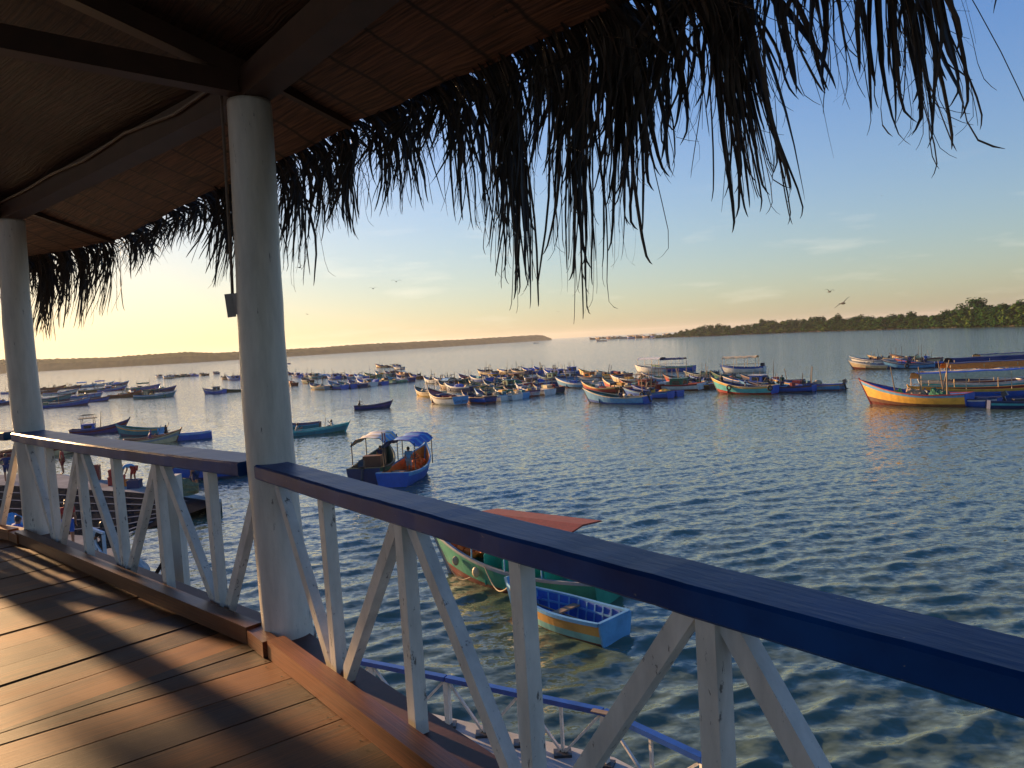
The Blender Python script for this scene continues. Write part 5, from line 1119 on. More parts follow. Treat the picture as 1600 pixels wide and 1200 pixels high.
def jackets(loc, l, w, h, n, seed, label, rz=0):
    rnd = random.Random(seed); mb = MB(); m = paint('life_jacket_orange', (0.85, 0.16, 0.015), 0.75, 0.3, 9)
    for k in range(n):
        a = rnd.uniform(0, 6.28); q = rnd.random() ** .6; p = Vector((math.cos(a) * q * l / 2, math.sin(a) * q * w / 2, h * (1 - q) * rnd.uniform(.4, 1)))
        rt_ = Euler((rnd.uniform(-.7, .7), rnd.uniform(-.7, .7), rnd.uniform(0, 6.28))).to_matrix()
        for sx in (-1, 1): mb.add([rt_ @ Vector((sx * .11 + x * .095, y * .24, z * .05 + .02 * math.cos(y * 2))) + p for z in (-1, 1) for x, y in ((-1, -1), (1, -1), (1, 0.2), (.8, 1), (-.8, 1), (-1, .2))], [(5, 4, 3, 2, 1, 0), (6, 7, 8, 9, 10, 11)] + [(i, (i + 1) % 6, (i + 1) % 6 + 6, i + 6) for i in range(6)])
    ob = mb.build('life_jacket_heap', m); ob.location = loc; ob.rotation_euler = (0, 0, rz)
    st = MB()
    for k in range(10): a = rnd.uniform(0, 6.28); q = rnd.random() * .7; st.box((math.cos(a) * q * l / 2, math.sin(a) * q * w / 2, h * (1 - q * .6) + .06), (.22, .035, .02), Euler((rnd.uniform(-.5, .5), rnd.uniform(-.5, .5), rnd.uniform(0, 6.28))).to_matrix())
    st.build('straps', paint('black_strap', (.01, .01, .012), .6, .1, 5), ob)
    return tag(ob, label, 'life jackets')
jackets(wpos(CB, .9, 0, .50), 2.0, .75, .55, 30, 1, 'orange life jackets filling the bow of the blue canopied boat', R(80))

# green boat just beyond the handrail -----------------------------------------
mid, hd, ln = two((925, 948), (684, 882))
GH = R(142)
o = empty('passenger_boat', Vector((-.27, 22.4, 0)), GH); H = Hull(6.5, 1.78, .62, .70, .10, .8)
PAL['sea green'] = (.016, .235, .155); hull_parts(o, H, ('dark red', 'dark red', 'sea green', 'sea green', 'sea green'), 'grey', 'teal', 'dark green', 'sea green', None, 22, .10)
GB = o; tag(o, 'green boat with transverse seat boards and a red roof, just beyond the handrail', 'boat')
for k, t in enumerate((.14, .27, .40, .52, .63)):
    q = H.p(t, .92, 1, .09); zt = H.sheer(t)
    mb = MB(); vs = [(q.x, -q.y, .12), (q.x, q.y, .12), (q.x, q.y, zt + .26), (q.x, q.y - .12, zt + .34), (q.x, -q.y + .12, zt + .34), (q.x, -q.y, zt + .26)]; vs += [(x + .035, y, z) for x, y, z in vs]
    mb.add(vs, [(5, 4, 3, 2, 1, 0), (6, 7, 8, 9, 10, 11)] + [(i, (i + 1) % 6, (i + 1) % 6 + 6, i + 6) for i in range(6)]); mb.build('seat_board', paint('seat_green', (.03, .36, .25), .4, .2, 4), o)
    if k < 5: MB().box((q.x - .22, 0, .42), (.36, q.y * 1.9, .04)).build('bench', PM('teal'), o)
for t in (.28, .50, .70, .88):
    for sd in (-1, 1):
        q = H.p(t, 1, sd, .02)
        if t < .8: MB().tube([(q.x, q.y, q.z - .05), (q.x, q.y * .96, 1.98 if t < .6 else 1.25)], .022, 6).build('canopy_post', PM('light blue'), o)
m = MB(); m.add([(-2.6, -.85, 2.0), (1.2, -.85, 2.0), (1.2, .1, 2.1), (1.2, .85, 2.0), (-2.6, .85, 2.0), (-2.6, .1, 2.1)] + [(-2.6, -.95, 1.95), (1.2, -.95, 1.95), (1.2, .1, 2.05), (1.2, .95, 1.95), (-2.6, .95, 1.95), (-2.6, .1, 2.05)], [(0, 1, 2, 5), (5, 2, 3, 4), (7, 6, 11, 8), (8, 11, 10, 9), (0, 6, 7, 1), (3, 9, 10, 4), (1, 7, 8, 2), (2, 8, 9, 3), (4, 10, 11, 5), (5, 11, 6, 0)])
m.build('roof', paint('rusty_red_roof', (.20, .030, .022), .8, .35, 6, .66, (.45, .40, .36)), o)
q = H.p(.80, 1, 1); MB().blob((q.x, q.y + .07, q.z - .30), (.12, .08, .15), 10, 6).build('buoy', M_ROPE, o)
MB().blob((H.p(.66, 1, 1).x, H.p(.66, 1, 1).y + .10, H.p(.66, 1, 1).z - .26), (.13, .08, .16), 10, 6).build('buoy', PM('cream'), o)
jackets(wpos(GB, 1.7, -.12, .80), 1.4, .7, .38, 30, 4, 'orange life jackets heaped in the bow of the green boat', GH)
# blue dinghy tied to it -----------------------------------------------------
mid, hd, ln = two((936, 1008), (848, 967))
st = (at(935, 1010) + at(986, 991)) / 2; DH = R(134)
DL = 3.6; c = st + Vector((math.cos(DH), math.sin(DH), 0)) * (DL / 2)
o = empty('dinghy', c, DH); H = Hull(DL, 1.30, .50, .20, .04, .30, .40, .90)
PAL['ochre'] = (.48, .25, .06); PAL['pale turquoise'] = (.16, .38, .36); hull_parts(o, H, ('dark red', 'brown', 'pale turquoise', 'ochre', 'ochre'), 'light blue', 'blue', 'blue', 'light blue', None, 18, .02)
tag(o, 'blue dinghy with yellow and turquoise sides tied behind the green boat', 'boat'); DG = o
for k in range(11):
    rb = MB()
    t = .07 + k * .082
    for sd in (-1, 1):
        pts = [H.p(t, g, sd, .07) for g in (1.0, .75, .55, .40)]; pts[0].z -= .02; pts.append(Vector((pts[-1].x, pts[-1].y * .6, .055)))
        for a, b in zip(pts, pts[1:]): rb.bar(a, b, .035, .05, (0, sd, .2))
    rb.build('rib', PM('light blue'), o)
thwarts(o, H, (.50,), None, .36); thwarts(o, H, (.80,), 'blue', .40)
st_ = MB()
for sd in (-1, 1):
    for k in range(14): t = .04 + k * .066; st_.bar(H.p(t, .74, sd, .075), H.p(t + .066, .74, sd, .075), .03, .05)
st_.build('stringer', PM('light blue'), o)
for y in (-.12, .16):
    ob = MB().tube([wpos(o, -1.55, y, .14), wpos(o, .7, y + .2, .38)], .022, 7).box(wpos(o, -1.6, y - .02, .14), (.42, .13, .02), Matrix.Rotation(DH, 3, 'Z')).build('oar', M_POLE)
    tag(ob, 'wooden oar lying in the blue dinghy, ' + ('left of the other' if y > 0 else 'right of the other'), 'oar', 'oars in the blue dinghy')
a, b = wpos(GB, .35, .88, .72), wpos(DG, 1.85, 0, .55)
pts = [a.lerp(b, i / 10) - Vector((0, 0, .35 * math.sin(math.pi * i / 10))) for i in range(11)]
tag(MB().tube(pts, .018, 6).build('mooring_rope', M_ROPE), 'slack mooring rope between the green boat and the blue dinghy', 'rope')
a, b = wpos(GB, 2.3, .62, .95), wpos(GB, .9, .93, .35)
tag(MB().tube([a.lerp(b, i / 8) - Vector((0, 0, .42 * math.sin(math.pi * i / 8))) for i in range(9)], .014, 6).build('side_rope', M_ROPE), 'pale rope looped along the green boat side', 'rope')

# far village of boats at the point -------------------------------------------
rv = random.Random(77)
for i in range(26):
    px = rv.uniform(925, 1052); base = 530.5 - (px - 925) * 0.030
    col = rv.choice(['brown', 'navy', 'dark red', 'grey', 'blue', 'dark green', 'cream']); nm = 'moored boats at the far mangrove point'
    o, H = fishing_boat(at(px, base + rv.uniform(-.8, .6)), R(rv.uniform(120, 200)), 13, 4.2, ('brown', col, col, col, rv.choice(['brown', 'navy', 'cream'])), 'brown', 'brown', None, (rv.choice(['cabin:white:cream', 'cabin:brown:dark red', 'tarp:brown', 'tarp:dark green', 'cabin:grey:cream', 'awning:yellow']), 'mast'), 1.6, 1.2, 300 + i); o.scale = (1, 1, 1.8)
    tag(o, 'small distant boat among the jumble moored at the far mangrove point', 'boat', nm)
o, H = fishing_boat(at(940, 533.3), R(168), 13, 3.4, ('red', 'white', 'white', 'dark red', 'dark red'), 'dark red', 'brown', None, ('cabin:dark red:cream',), 1.0, 1.0, 350); tag(o, 'red and white boat lying foremost off the far mangrove point', 'boat')
# ------------------------------------------------------------------ lower walkway, quay, landing
def concrete(name, c, sc=1.2):
    return paint(name, c, 0.8, 0.35, sc, 0.70, (c[0] * .45, c[1] * .45, c[2] * .48), 0.3)
M_CONC = concrete('pale_concrete', (0.34, 0.34, 0.34)); M_CONC2 = concrete('quay_concrete', (0.30, 0.29, 0.27), .5); M_WETC = paint('wet_slipway_concrete', (0.016, 0.018, 0.022), 0.95, 0.4, .8); M_SEAM = paint('slab_joint', (0.20, 0.21, 0.23), .8, .3, 2)
for m_ in (M_WETC, M_CONC2, M_SEAM): make_matte(m_)
WR = [at(x, y, 1.92) for x, y in ((330, 990), (475, 1016), (697, 1060), (943, 1112), (1100, 1186), (1210, 1270))]
WF = 1.15
def wout(i):
    d = (WR[min(i + 1, len(WR) - 1)] - WR[max(i - 1, 0)]); d.z = 0; d.normalize(); return Vector((-d.y, d.x, 0))
vs = []; fs = []
for i, p in enumerate(WR):
    o_ = wout(i); a = p + o_ * .22; b = p - o_ * 2.6
    vs += [(a.x, a.y, WF), (b.x, b.y, WF), (b.x, b.y, WF - .28), (a.x, a.y, WF - .28)]
for i in range(len(WR) - 1):
    for j in range(4): fs.append((i * 4 + j, (i + 1) * 4 + j, (i + 1) * 4 + (j + 1) % 4, i * 4 + (j + 1) % 4))
fs += [(0, 1, 2, 3), tuple((len(WR) - 1) * 4 + j for j in (3, 2, 1, 0))]
tag(MB().add(vs, fs).build('walkway', M_CONC), 'weathered concrete walkway below the deck', kind='structure')
pl = MB()
for i in range(1, len(WR) - 1): p = WR[i] - wout(i) * 1.3; pl.tube([(p.x, p.y, WF - .28), (p.x, p.y, -5)], .22, 10)
tag(pl.build('walkway_piles', M_CONC2), 'concrete piles under the lower walkway', kind='structure')
lr = empty('railing', (0, 0, 0)); tag(lr, 'low white railing with royal blue rail on the walkway below', 'railing', 'railings of the pier')
for i in range(len(WR) - 1):
    a, b = WR[i].copy(), WR[i + 1].copy(); d = (b - a); L_ = d.length; d.normalize(); n = Vector((-d.y, d.x, 0))
    MB().bar(a + d * .012, b - d * .012, .11, .075).build('handrail', M_LOWRAIL, lr)
    nb = max(1, round(L_ / 1.35)); 
    for k in range(nb):
        x0, x1 = L_ * k / nb, L_ * (k + 1) / nb; xm = (x0 + x1) / 2; zt, zb = 1.875, WF + .05
        pa, pb, pm_ = a + d * x0, a + d * x1, a + d * xm
        MB().bar((pa.x, pa.y, WF), (pa.x, pa.y, zt), .085, .085, n).build('rail_post', M_WHITE, lr)
        MB().bar((pm_.x, pm_.y, WF), (pm_.x, pm_.y, zt), .042, .042, n).build('baluster', M_WHITE, lr)
        for q, sx in ((pa, 1), (pb, -1)): MB().bar((q.x + d.x * sx * .07, q.y + d.y * sx * .07, zt - .03), (pm_.x - d.x * sx * .04, pm_.y - d.y * sx * .04, zb), .035, .04, n).build('brace', M_WHITE2, lr)
        for q in (pa, pm_): MB().box((q.x - n.x * .02, q.y - n.y * .02, WF + .02), (.26, .20, .04), Matrix.Rotation(math.atan2(d.y, d.x) + R(30), 3, 'Z')).build('foot_plate', M_DARKMETAL, lr)
q = at(940, 1112, 1.97); d = WR[3] - WR[2]; MB().box((q.x, q.y, 1.965), (.30, .10, .012), Matrix.Rotation(math.atan2(d.y, d.x), 3, 'Z')).build('bare_joint', M_PLANK, lr)

# quay with dark slipway
QZ = .55
far = [(-260, 752), (0, 742), (80, 739), (180, 752), (262, 766), (346, 780)]; near = [(-260, 768), (0, 758), (120, 764), (205, 769), (285, 776), (344, 785)]
low = [(-260, 900), (0, 890), (100, 885), (165, 866), (215, 832), (340, 792)]
vs = []; fs = []; mi = []
for f, n_, l in zip(far, near, low):
    a, b, c = at(*f, QZ), at(*n_, QZ), at(*l, -.05)
    if n_[0] > 300: b = at(*n_, QZ)
    vs += [(a.x, a.y, -3), tuple(a), tuple(b), tuple(c), (c.x - .1, c.y - .1, -3)]
for i in range(5):
    for j in range(4): fs.append((i * 5 + j, (i + 1) * 5 + j, (i + 1) * 5 + j + 1, i * 5 + j + 1)); mi.append(1 if j >= 2 else 0)
fs.append((25, 26, 27, 28, 29)); mi.append(0)
tag(MB().add(vs, fs, mi).build('quay_ground', [M_CONC2, M_WETC]), 'pale concrete quay with a dark wet slipway', kind='structure')
sm = MB()
for k in range(1, 8):
    u = k / 8; pts = []
    for n_, l in zip(near, low):
        b, c = at(*n_, QZ), at(*l, -.05); pts.append(b.lerp(c, u) + Vector((0, 0, .012)))
    for a, b in zip(pts, pts[1:]): sm.bar(a, b, .10, .02)
tag(sm.build('slipway_joints', M_SEAM), 'pale joints between the slipway slabs', kind='structure')
# landing beside the slipway, left below the deck
LZ = 1.02
lp = [(-260, 838), (60, 832), (150, 838), (190, 862), (215, 905), (150, 960), (-260, 1000)]
tv = [at(x, y, LZ) for x, y in lp]; n_ = len(tv)
tag(MB().add([tuple(p) for p in tv] + [(p.x, p.y, -3) for p in tv], [tuple(range(n_))] + [(i, (i + 1) % n_, (i + 1) % n_ + n_, i + n_) for i in range(n_)]).build('landing_ground', M_CONC2), 'concrete landing under the left end of the deck', kind='structure')
rn = random.Random(8)
def rock(px, py, s, c, label, seed):
    r_ = random.Random(seed); p = at(px, py, .2); ob = MB().blob((0, 0, 0), (s, s * .8, s * .75), 12, 8, 0, r_, .13).build('boulder', paint('boulder_' + str(seed), c, .85, .4, 2.5)); ob.location = p; ob.rotation_euler = (0, 0, r_.uniform(0, 6)); tag(ob, label, 'rock')
rock(204, 893, .62, (.42, .42, .42), 'big pale boulder in the water below the left railing', 1); rock(183, 868, .45, (.05, .05, .05), 'dark wet rock at the foot of the slipway', 2); rock(228, 905, .30, (.20, .20, .20), 'small grey rock beside the pale boulder', 3)
lr2 = empty('railing', (0, 0, 0)); tag(lr2, 'short pale blue railing on the landing beside the woman', 'railing', 'railings of the pier')
a, b = at(141, 868, LZ), at(166, 880, LZ); m_ = paint('pale_blue_paint', (.30, .42, .52), .45, .25, 5)
a.z = b.z = LZ + .95; MB().bar(a, b, .09, .07).build('handrail', m_, lr2)
for u in (.02, .45, .98): p = a.lerp(b, u); MB().bar((p.x, p.y, LZ), (p.x, p.y, LZ + .90), .08, .08, (0, 1, 0)).build('rail_post', m_, lr2)
MB().bar((a.x, a.y, LZ + .88), (b.x, b.y, LZ + .08), .05, .05, (0, 1, 0)).build('brace', m_, lr2)
# white pile with a pipe outside the left railing
p = at_depth(283, 930, 6.6); pr = empty('mooring_pile', (p.x, p.y, 0))
MB().box((0, 0, 1.95), (.125, .125, 8.55)).build('shaft', M_POST, pr); MB().tube([(-.12, -.03, 0), (-.12, -.03, 6.0), (-.12, -.03, 6.18)], .020, 8).build('pipe', paint('grey_pipe', (.25, .26, .27), .4, .2, 6), pr)
MB().bar((-.20, -.05, 5.35), (-.02, -.02, 5.62), .03, .03).build('cleat', M_DARKMETAL, pr)
tag(pr, 'square white pile with a pipe, standing in the water outside the left railing', 'post')

# ------------------------------------------------------------------ people
POSE = {}
def J(**k): return k
POSE['stand'] = J(pel=(0, 0, .93), spi=(.01, 0, 1.10), che=(.0, 0, 1.28), nec=(.0, 0, 1.43), hea=(.02, 0, 1.54), top=(.01, 0, 1.64), nos=(.105, 0, 1.535),
    shL=(0, .165, 1.37), elL=(-.03, .225, 1.10), wrL=(.05, .225, .87), shR=(0, -.165, 1.37), elR=(-.03, -.225, 1.10), wrR=(.05, -.225, .87),
    hiL=(0, .085, .90), knL=(.02, .10, .49), anL=(-.02, .10, .08), toL=(.14, .11, .03), hiR=(0, -.085, .90), knR=(.02, -.10, .49), anR=(-.02, -.10, .08), toR=(.14, -.11, .03))
POSE['akimbo'] = dict(POSE['stand'], elL=(-.06, .36, 1.16), wrL=(.06, .18, .99), elR=(-.06, -.36, 1.16), wrR=(.06, -.18, .99))
POSE['reach'] = dict(POSE['stand'], elL=(.20, .25, 1.12), wrL=(.42, .16, 1.20), elR=(.22, -.24, 1.14), wrR=(.44, -.12, 1.22))
POSE['bend'] = dict(POSE['stand'], pel=(-.16, 0, .86), spi=(.02, 0, .98), che=(.20, 0, 1.02), nec=(.36, 0, 1.00), hea=(.46, 0, .94), top=(.55, 0, .90), nos=(.46, 0, .84), shL=(.30, .16, .99), elL=(.38, .20, .72), wrL=(.46, .17, .47), shR=(.30, -.16, .99), elR=(.36, -.20, .72), wrR=(.48, -.15, .47),
    hiL=(-.16, .09, .83), knL=(-.02, .13, .45), hiR=(-.16, -.09, .83), knR=(-.08, -.12, .45), anL=(.0, .13, .08), anR=(-.12, -.12, .08), toL=(.16, .14, .03), toR=(.04, -.13, .03))
POSE['sit'] = dict(POSE['stand'], pel=(0, 0, .10), spi=(.03, 0, .27), che=(.07, 0, .44), nec=(.11, 0, .58), hea=(.15, 0, .69), top=(.15, 0, .79), nos=(.235, 0, .68), shL=(.09, .165, .52), elL=(.22, .24, .30), wrL=(.42, .14, .33), shR=(.09, -.165, .52), elR=(.24, -.23, .32), wrR=(.44, -.10, .42),
    hiL=(.03, .09, .09), knL=(.43, .13, .13), anL=(.47, .12, -.26), toL=(.62, .13, -.31), hiR=(.03, -.09, .09), knR=(.43, -.13, .13), anR=(.47, -.12, -.26), toR=(.62, -.13, -.31))
POSE['paddle'] = dict(POSE['sit'], elL=(.20, .24, .50), wrL=(.36, .10, .66), elR=(.26, -.22, .30), wrR=(.40, -.05, .30))
POSE['raise'] = dict(POSE['stand'], elL=(.10, .25, 1.50), wrL=(.26, .16, 1.78), elR=(.16, -.24, 1.15), wrR=(.34, -.10, 1.10))
EDG = [('pel', 'spi'), ('spi', 'che'), ('che', 'nec'), ('nec', 'hea'), ('hea', 'top'), ('hea', 'nos')] + [(a + s, b + s) for s in 'LR' for a, b in (('sh', 'el'), ('el', 'wr'), ('hi', 'kn'), ('kn', 'an'), ('an', 'to'))] + [('che', 'shL'), ('che', 'shR'), ('pel', 'hiL'), ('pel', 'hiR')]
RAD = dict(pel=.135, spi=.120, che=.135, nec=.055, hea=.088, top=.070, nos=.018, sh=.062, el=.043, wr=.028, hi=.092, kn=.060, an=.040, to=.034)
SKIN = {'tan': (.26, .12, .065), 'dark': (.10, .048, .028)}
def skin_obj(name, P3, edges, rad, mat, parent, root, sub=1):
    names = []; 
    for a, b in edges:
        for q in (a, b):
            if q not in names: names.append(q)
    me = bpy.data.meshes.new(name); me.from_pydata([P3[q] for q in names], [(names.index(a), names.index(b)) for a, b in edges], []); me.materials.append(mat)
    o = bpy.data.objects.new(name, me); COL.objects.link(o); o.parent = parent
    sk = o.modifiers.new('skin', 'SKIN'); sk.use_smooth_shade = True
    for i, q in enumerate(names):
        r = rad(q); v = me.skin_vertices[0].data[i]; v.radius = (r, r) if not isinstance(r, tuple) else r; v.use_root = (q == root); v.use_loose = False
    ss = o.modifiers.new('sub', 'SUBSURF'); ss.levels = sub; ss.render_levels = sub
    return o
def person(label, loc, rz, pose, shirt, shorts, skin='tan', hair=(.012, .010, .010), long_hair=False, hat=None, scale=1.0, skirt=None, sleeves=True, grp=None):
    root = empty('person', loc, rz); root.scale = (scale,) * 3
    P3 = {k: Vector(v) for k, v in POSE[pose].items()}; E3 = list(EDG)
    # hands: palm, four bent fingers and a thumb
    RD = dict(RAD)
    for s in 'LR':
        w, e = P3['wr' + s], P3['el' + s]; d = (w - e).normalized(); sd = d.cross(Vector((0, 1 if s == 'L' else -1, .2))).normalized(); up = sd.cross(d)
        P3['pa' + s] = w + d * .065; E3.append(('wr' + s, 'pa' + s)); RD['pa'] = .026
        for k, (o_, l) in enumerate(((-.026, .066), (-.009, .078), (.009, .074), (.026, .058))):
            P3[f'f{k}{s}'] = P3['pa' + s] + d * .025 + sd * o_; P3[f'g{k}{s}'] = P3['pa' + s] + d * (.02 + l * .6) + sd * o_ * 1.15 + up * .012; P3[f'h{k}{s}'] = P3['pa' + s] + d * (.02 + l * .8) + sd * o_ * 1.15 + up * .034
            E3 += [('pa' + s, f'f{k}{s}'), (f'f{k}{s}', f'g{k}{s}'), (f'g{k}{s}', f'h{k}{s}')]
            RD[f'f{k}'] = .010; RD[f'g{k}'] = .009; RD[f'h{k}'] = .007
        P3['t' + s] = w + d * .05 - sd * .045 + up * .015; E3.append(('wr' + s, 't' + s)); RD['t'] = .011
    r_ = lambda q: RD[q[:-1]] if q[-1] in 'LR' else RD[q]
    skin_obj('body', P3, E3, r_, paint('skin_' + skin, SKIN[skin], .5, .15, 12, bump=.05), root, 'pel')
    hd = (P3['top'] - P3['hea']).normalized(); fwd = (P3['nos'] - P3['hea']).normalized()
    # face: eyes and mouth; ears; hair as a cap over the skull
    hm = MB(); c = P3['hea'] + hd * .045 - fwd * .018; Rm = Matrix((fwd, hd.cross(fwd), hd)).transposed()
    vs = []; nu, nv = 14, 7
    for j in range(nv + 1):
        ph = math.pi * .62 * j / nv
        for i in range(nu): th = 6.2832 * i / nu; back = 1 + .35 * (math.cos(th) < -.1) * (j / nv); vs.append(c + Rm @ Vector((math.sin(ph) * math.cos(th) * .098, math.sin(ph) * math.sin(th) * .088, math.cos(ph) * .100 * back)) - (hd * .035 if (math.cos(th) < 0 and j > 4) else Vector((0, 0, 0))))
    hm.add(vs, [(j * nu + i, (j + 1) * nu + i, (j + 1) * nu + (i + 1) % nu, j * nu + (i + 1) % nu) for j in range(nv) for i in range(nu)])
    if long_hair: hm.tube([c - fwd * .06, c - fwd * .10 - hd * .10, c - fwd * .11 - hd * .24, c - fwd * .10 - hd * .36], [.07, .075, .065, .02], 8)
    hm.build('hair', paint('hair_dark' + str(hair[0]), hair, .5, .2, 20), root, smooth=True)
    fm = MB()
    for s in (-1, 1): fm.blob(P3['hea'] + fwd * .082 + Rm @ Vector((0, s * .032, .018)), (.010, .014, .008), 6, 4)
    fm.build('eyes', paint('eye_dark', (.02, .015, .012), .3, .05, 5), root)
    MB().blob(P3['hea'] + fwd * .080 - hd * .045, (.010, .024, .008), 8, 4).build('mouth', paint('lip_tone', (.20, .07, .05), .5, .1, 5), root)
    em = MB()
    for s in (-1, 1): em.blob(P3['hea'] + Rm @ Vector((-.005, s * .088, .0)), (.020, .010, .030), 7, 5)
    em.build('ears', paint('skin_' + skin, SKIN[skin], .5, .15, 12, bump=.05), root)
    if hat: MB().tube([c + hd * .03, c + hd * .035], [.17, .17], 14).tube([c + hd * .03, c + hd * .12], [.10, .085], 14).build('hat', stuff_cloth(hat), root)
    Q = dict(P3)
    for s in 'LR': Q['sl' + s] = P3['sh' + s].lerp(P3['el' + s], .62)
    SE = [('pel', 'spi'), ('spi', 'che'), ('che', 'nec'), ('che', 'shL'), ('che', 'shR')] + ([('shL', 'slL'), ('shR', 'slR')] if sleeves else [])
    SR = dict(pel=.155, spi=.140, che=.155, nec=.068, sh=.082, sl=.066)
    skin_obj('shirt', Q, SE, lambda q: SR[q[:-1]] if q[-1] in 'LR' else SR[q], stuff_cloth(shirt), root, 'pel')
    if skirt:
        z1 = P3['pel'].z - .62; MB().tube([P3['pel'] + Vector((0, 0, .10)), P3['pel'], P3['pel'] - Vector((0, 0, .3)), P3['pel'] - Vector((0, 0, .58))], [.15, .175, .20, .23], 14, cap=False).build('skirt', stuff_cloth(skirt), root, smooth=True)
    for s in 'LR': Q['cu' + s] = P3['hi' + s].lerp(P3['kn' + s], .92)
    HR = dict(pel=.150, hi=.112, cu=.086)
    skin_obj('shorts', Q, [('pel', 'hiL'), ('pel', 'hiR'), ('hiL', 'cuL'), ('hiR', 'cuR')], lambda q: HR[q[:-1]] if q[-1] in 'LR' else HR[q], stuff_cloth(shorts), root, 'pel')
    return tag(root, label, 'person', grp)
def paddle(a, b, label, blade=.5):
    a, b = Vector(a), Vector(b); m = MB().tube([a, b], .022, 6); d = (b - a).normalized(); m.bar(b - d * blade, b, .14, .025, (0, 1, 0)); return tag(m.build('paddle', M_POLED), label, 'paddle')
stuff_cloth('red')
person('standing man in red shirt and dark shorts on the quay, left of the crates', at(99, 741, QZ), R(200), 'stand', 'red', 'dark red')
person('man in dark shirt with hands on hips at the left photo edge on the quay', at(12, 752, QZ), R(120), 'akimbo', 'navy', 'navy')
person('man bending over red crates in pale blue shirt and red shorts on the quay', at(207, 755, QZ), R(178), 'bend', 'light blue', 'red')
person('man in red trousers reaching sideways on the quay behind the railing', at(262, 768, QZ), R(20), 'reach', 'black', 'red', 'dark')
person('dark haired person in pale blue shirt whose head shows above the left railing', at(307, 768, QZ), R(160), 'stand', 'light blue', 'navy', scale=1.05)
person('man in dark red shirt standing behind the first baluster on the quay', at(80, 733, QZ), R(10), 'stand', 'dark red', 'black', 'dark')
person('woman seen from behind in red top and blue shorts with red wrap on the landing', at(110, 857, LZ), R(110), 'stand', 'red', 'blue', long_hair=True, skirt=None, hair=(.03, .012, .006))
person('person in black crouching on the landing behind the fourth baluster', at(168, 872, LZ) + Vector((0, 0, .35)), R(150), 'sit', 'black', 'black', 'dark')
person('person in bright blue shirt sitting at the lower left beside the left white post', at(26, 868, LZ) + Vector((0, 0, .4)), R(60), 'sit', 'blue', 'navy', scale=1.1)
# people in the boats
def in_boat(o, x, y, z, rz, *a, **k): return person(a[0], wpos(o, x, y, z), o.rotation_euler.z + rz, *a[1:], **k)
in_boat(RB1, -1.75, 0, .30, 0, 'rower in dark clothes paddling the dark blue rowing boat', 'paddle', 'black', 'black', 'dark')
paddle(wpos(RB1, -1.45, .05, 1.0), wpos(RB1, -.65, .55, .1), 'paddle of the rower in the dark blue rowing boat')
in_boat(RB2, -1.6, 0, .26, 0, 'hunched passenger in grey in the left end of the teal canoe', 'sit', 'grey', 'grey')
in_boat(RB2, 1.55, 0, .32, math.pi, 'paddler in dark shirt at the right end of the teal canoe', 'paddle', 'white', 'navy', 'dark')
paddle(wpos(RB2, .95, .1, 1.35), wpos(RB2, .80, .55, -.1), 'paddle held upright in the teal canoe')
in_boat(RB6, 1.55, 0, .05, R(160), 'dark clothed man standing in the bright blue skiff with one arm raised', 'raise', 'black', 'black', 'dark', scale=.85)
paddle(wpos(RB6, 1.9, .2, 1.5), wpos(RB6, 2.5, .3, -.1), 'pole held by the standing man in the bright blue skiff')
in_boat(RB7, -.3, .1, .35, R(10), 'man in purple hooded top bent low in the pale weathered skiff', 'sit', 'purple', 'purple', hair=(.06, .045, .20))
in_boat(TB, 2.3, .2, .45, R(170), 'man in black standing in the bow of the turquoise boat', 'stand', 'black', 'navy', 'dark', hat='grey')
in_boat(TB, -.6, .1, .45, R(30), 'person in pale shirt sitting amidships in the turquoise boat', 'sit', 'grey', 'blue', hat='white', scale=1.15)
in_boat(BB, -.9, .1, .12, R(90), 'man in black standing in the pale blue boat in the centre', 'stand', 'black', 'navy', 'dark')
in_boat(BB, -1.2, -.3, .40, R(60), 'person in white sitting low in the pale blue boat in the centre', 'sit', 'white', 'grey')
in_boat(CB, -.6, -.1, .15, R(0), 'man in pale shirt standing under the blue striped canopy', 'stand', 'light blue', 'grey', scale=.95)
in_boat(GB2, .2, -.2, .2, R(180), 'person in blue under the white canopy of the dark green boat', 'stand', 'navy', 'blue', 'dark', scale=.9)
for o, px, lab in CROWD:
    w = {1222: ('man in green shirt standing among the dark boats right of the turquoise boat', 'dark green'), 1000: ('person in green beside the red cabin in the raft', 'green'), 1443: ('man in blue standing aboard near the mangrove shore', 'blue'), 1418: ('person in purple shirt aboard near the mangrove shore', 'purple'), 214: ('person in red shirt aboard the brown boat of the leftmost raft', 'red'), 243: ('person in navy aboard the white banded boat of the leftmost raft', 'navy')}
    kk = {1219: 1222}.get(px, px)
    if kk in w: in_boat(o, -.3, .15, .15, R(90), w[kk][0], 'stand', w[kk][1], 'navy', 'dark')

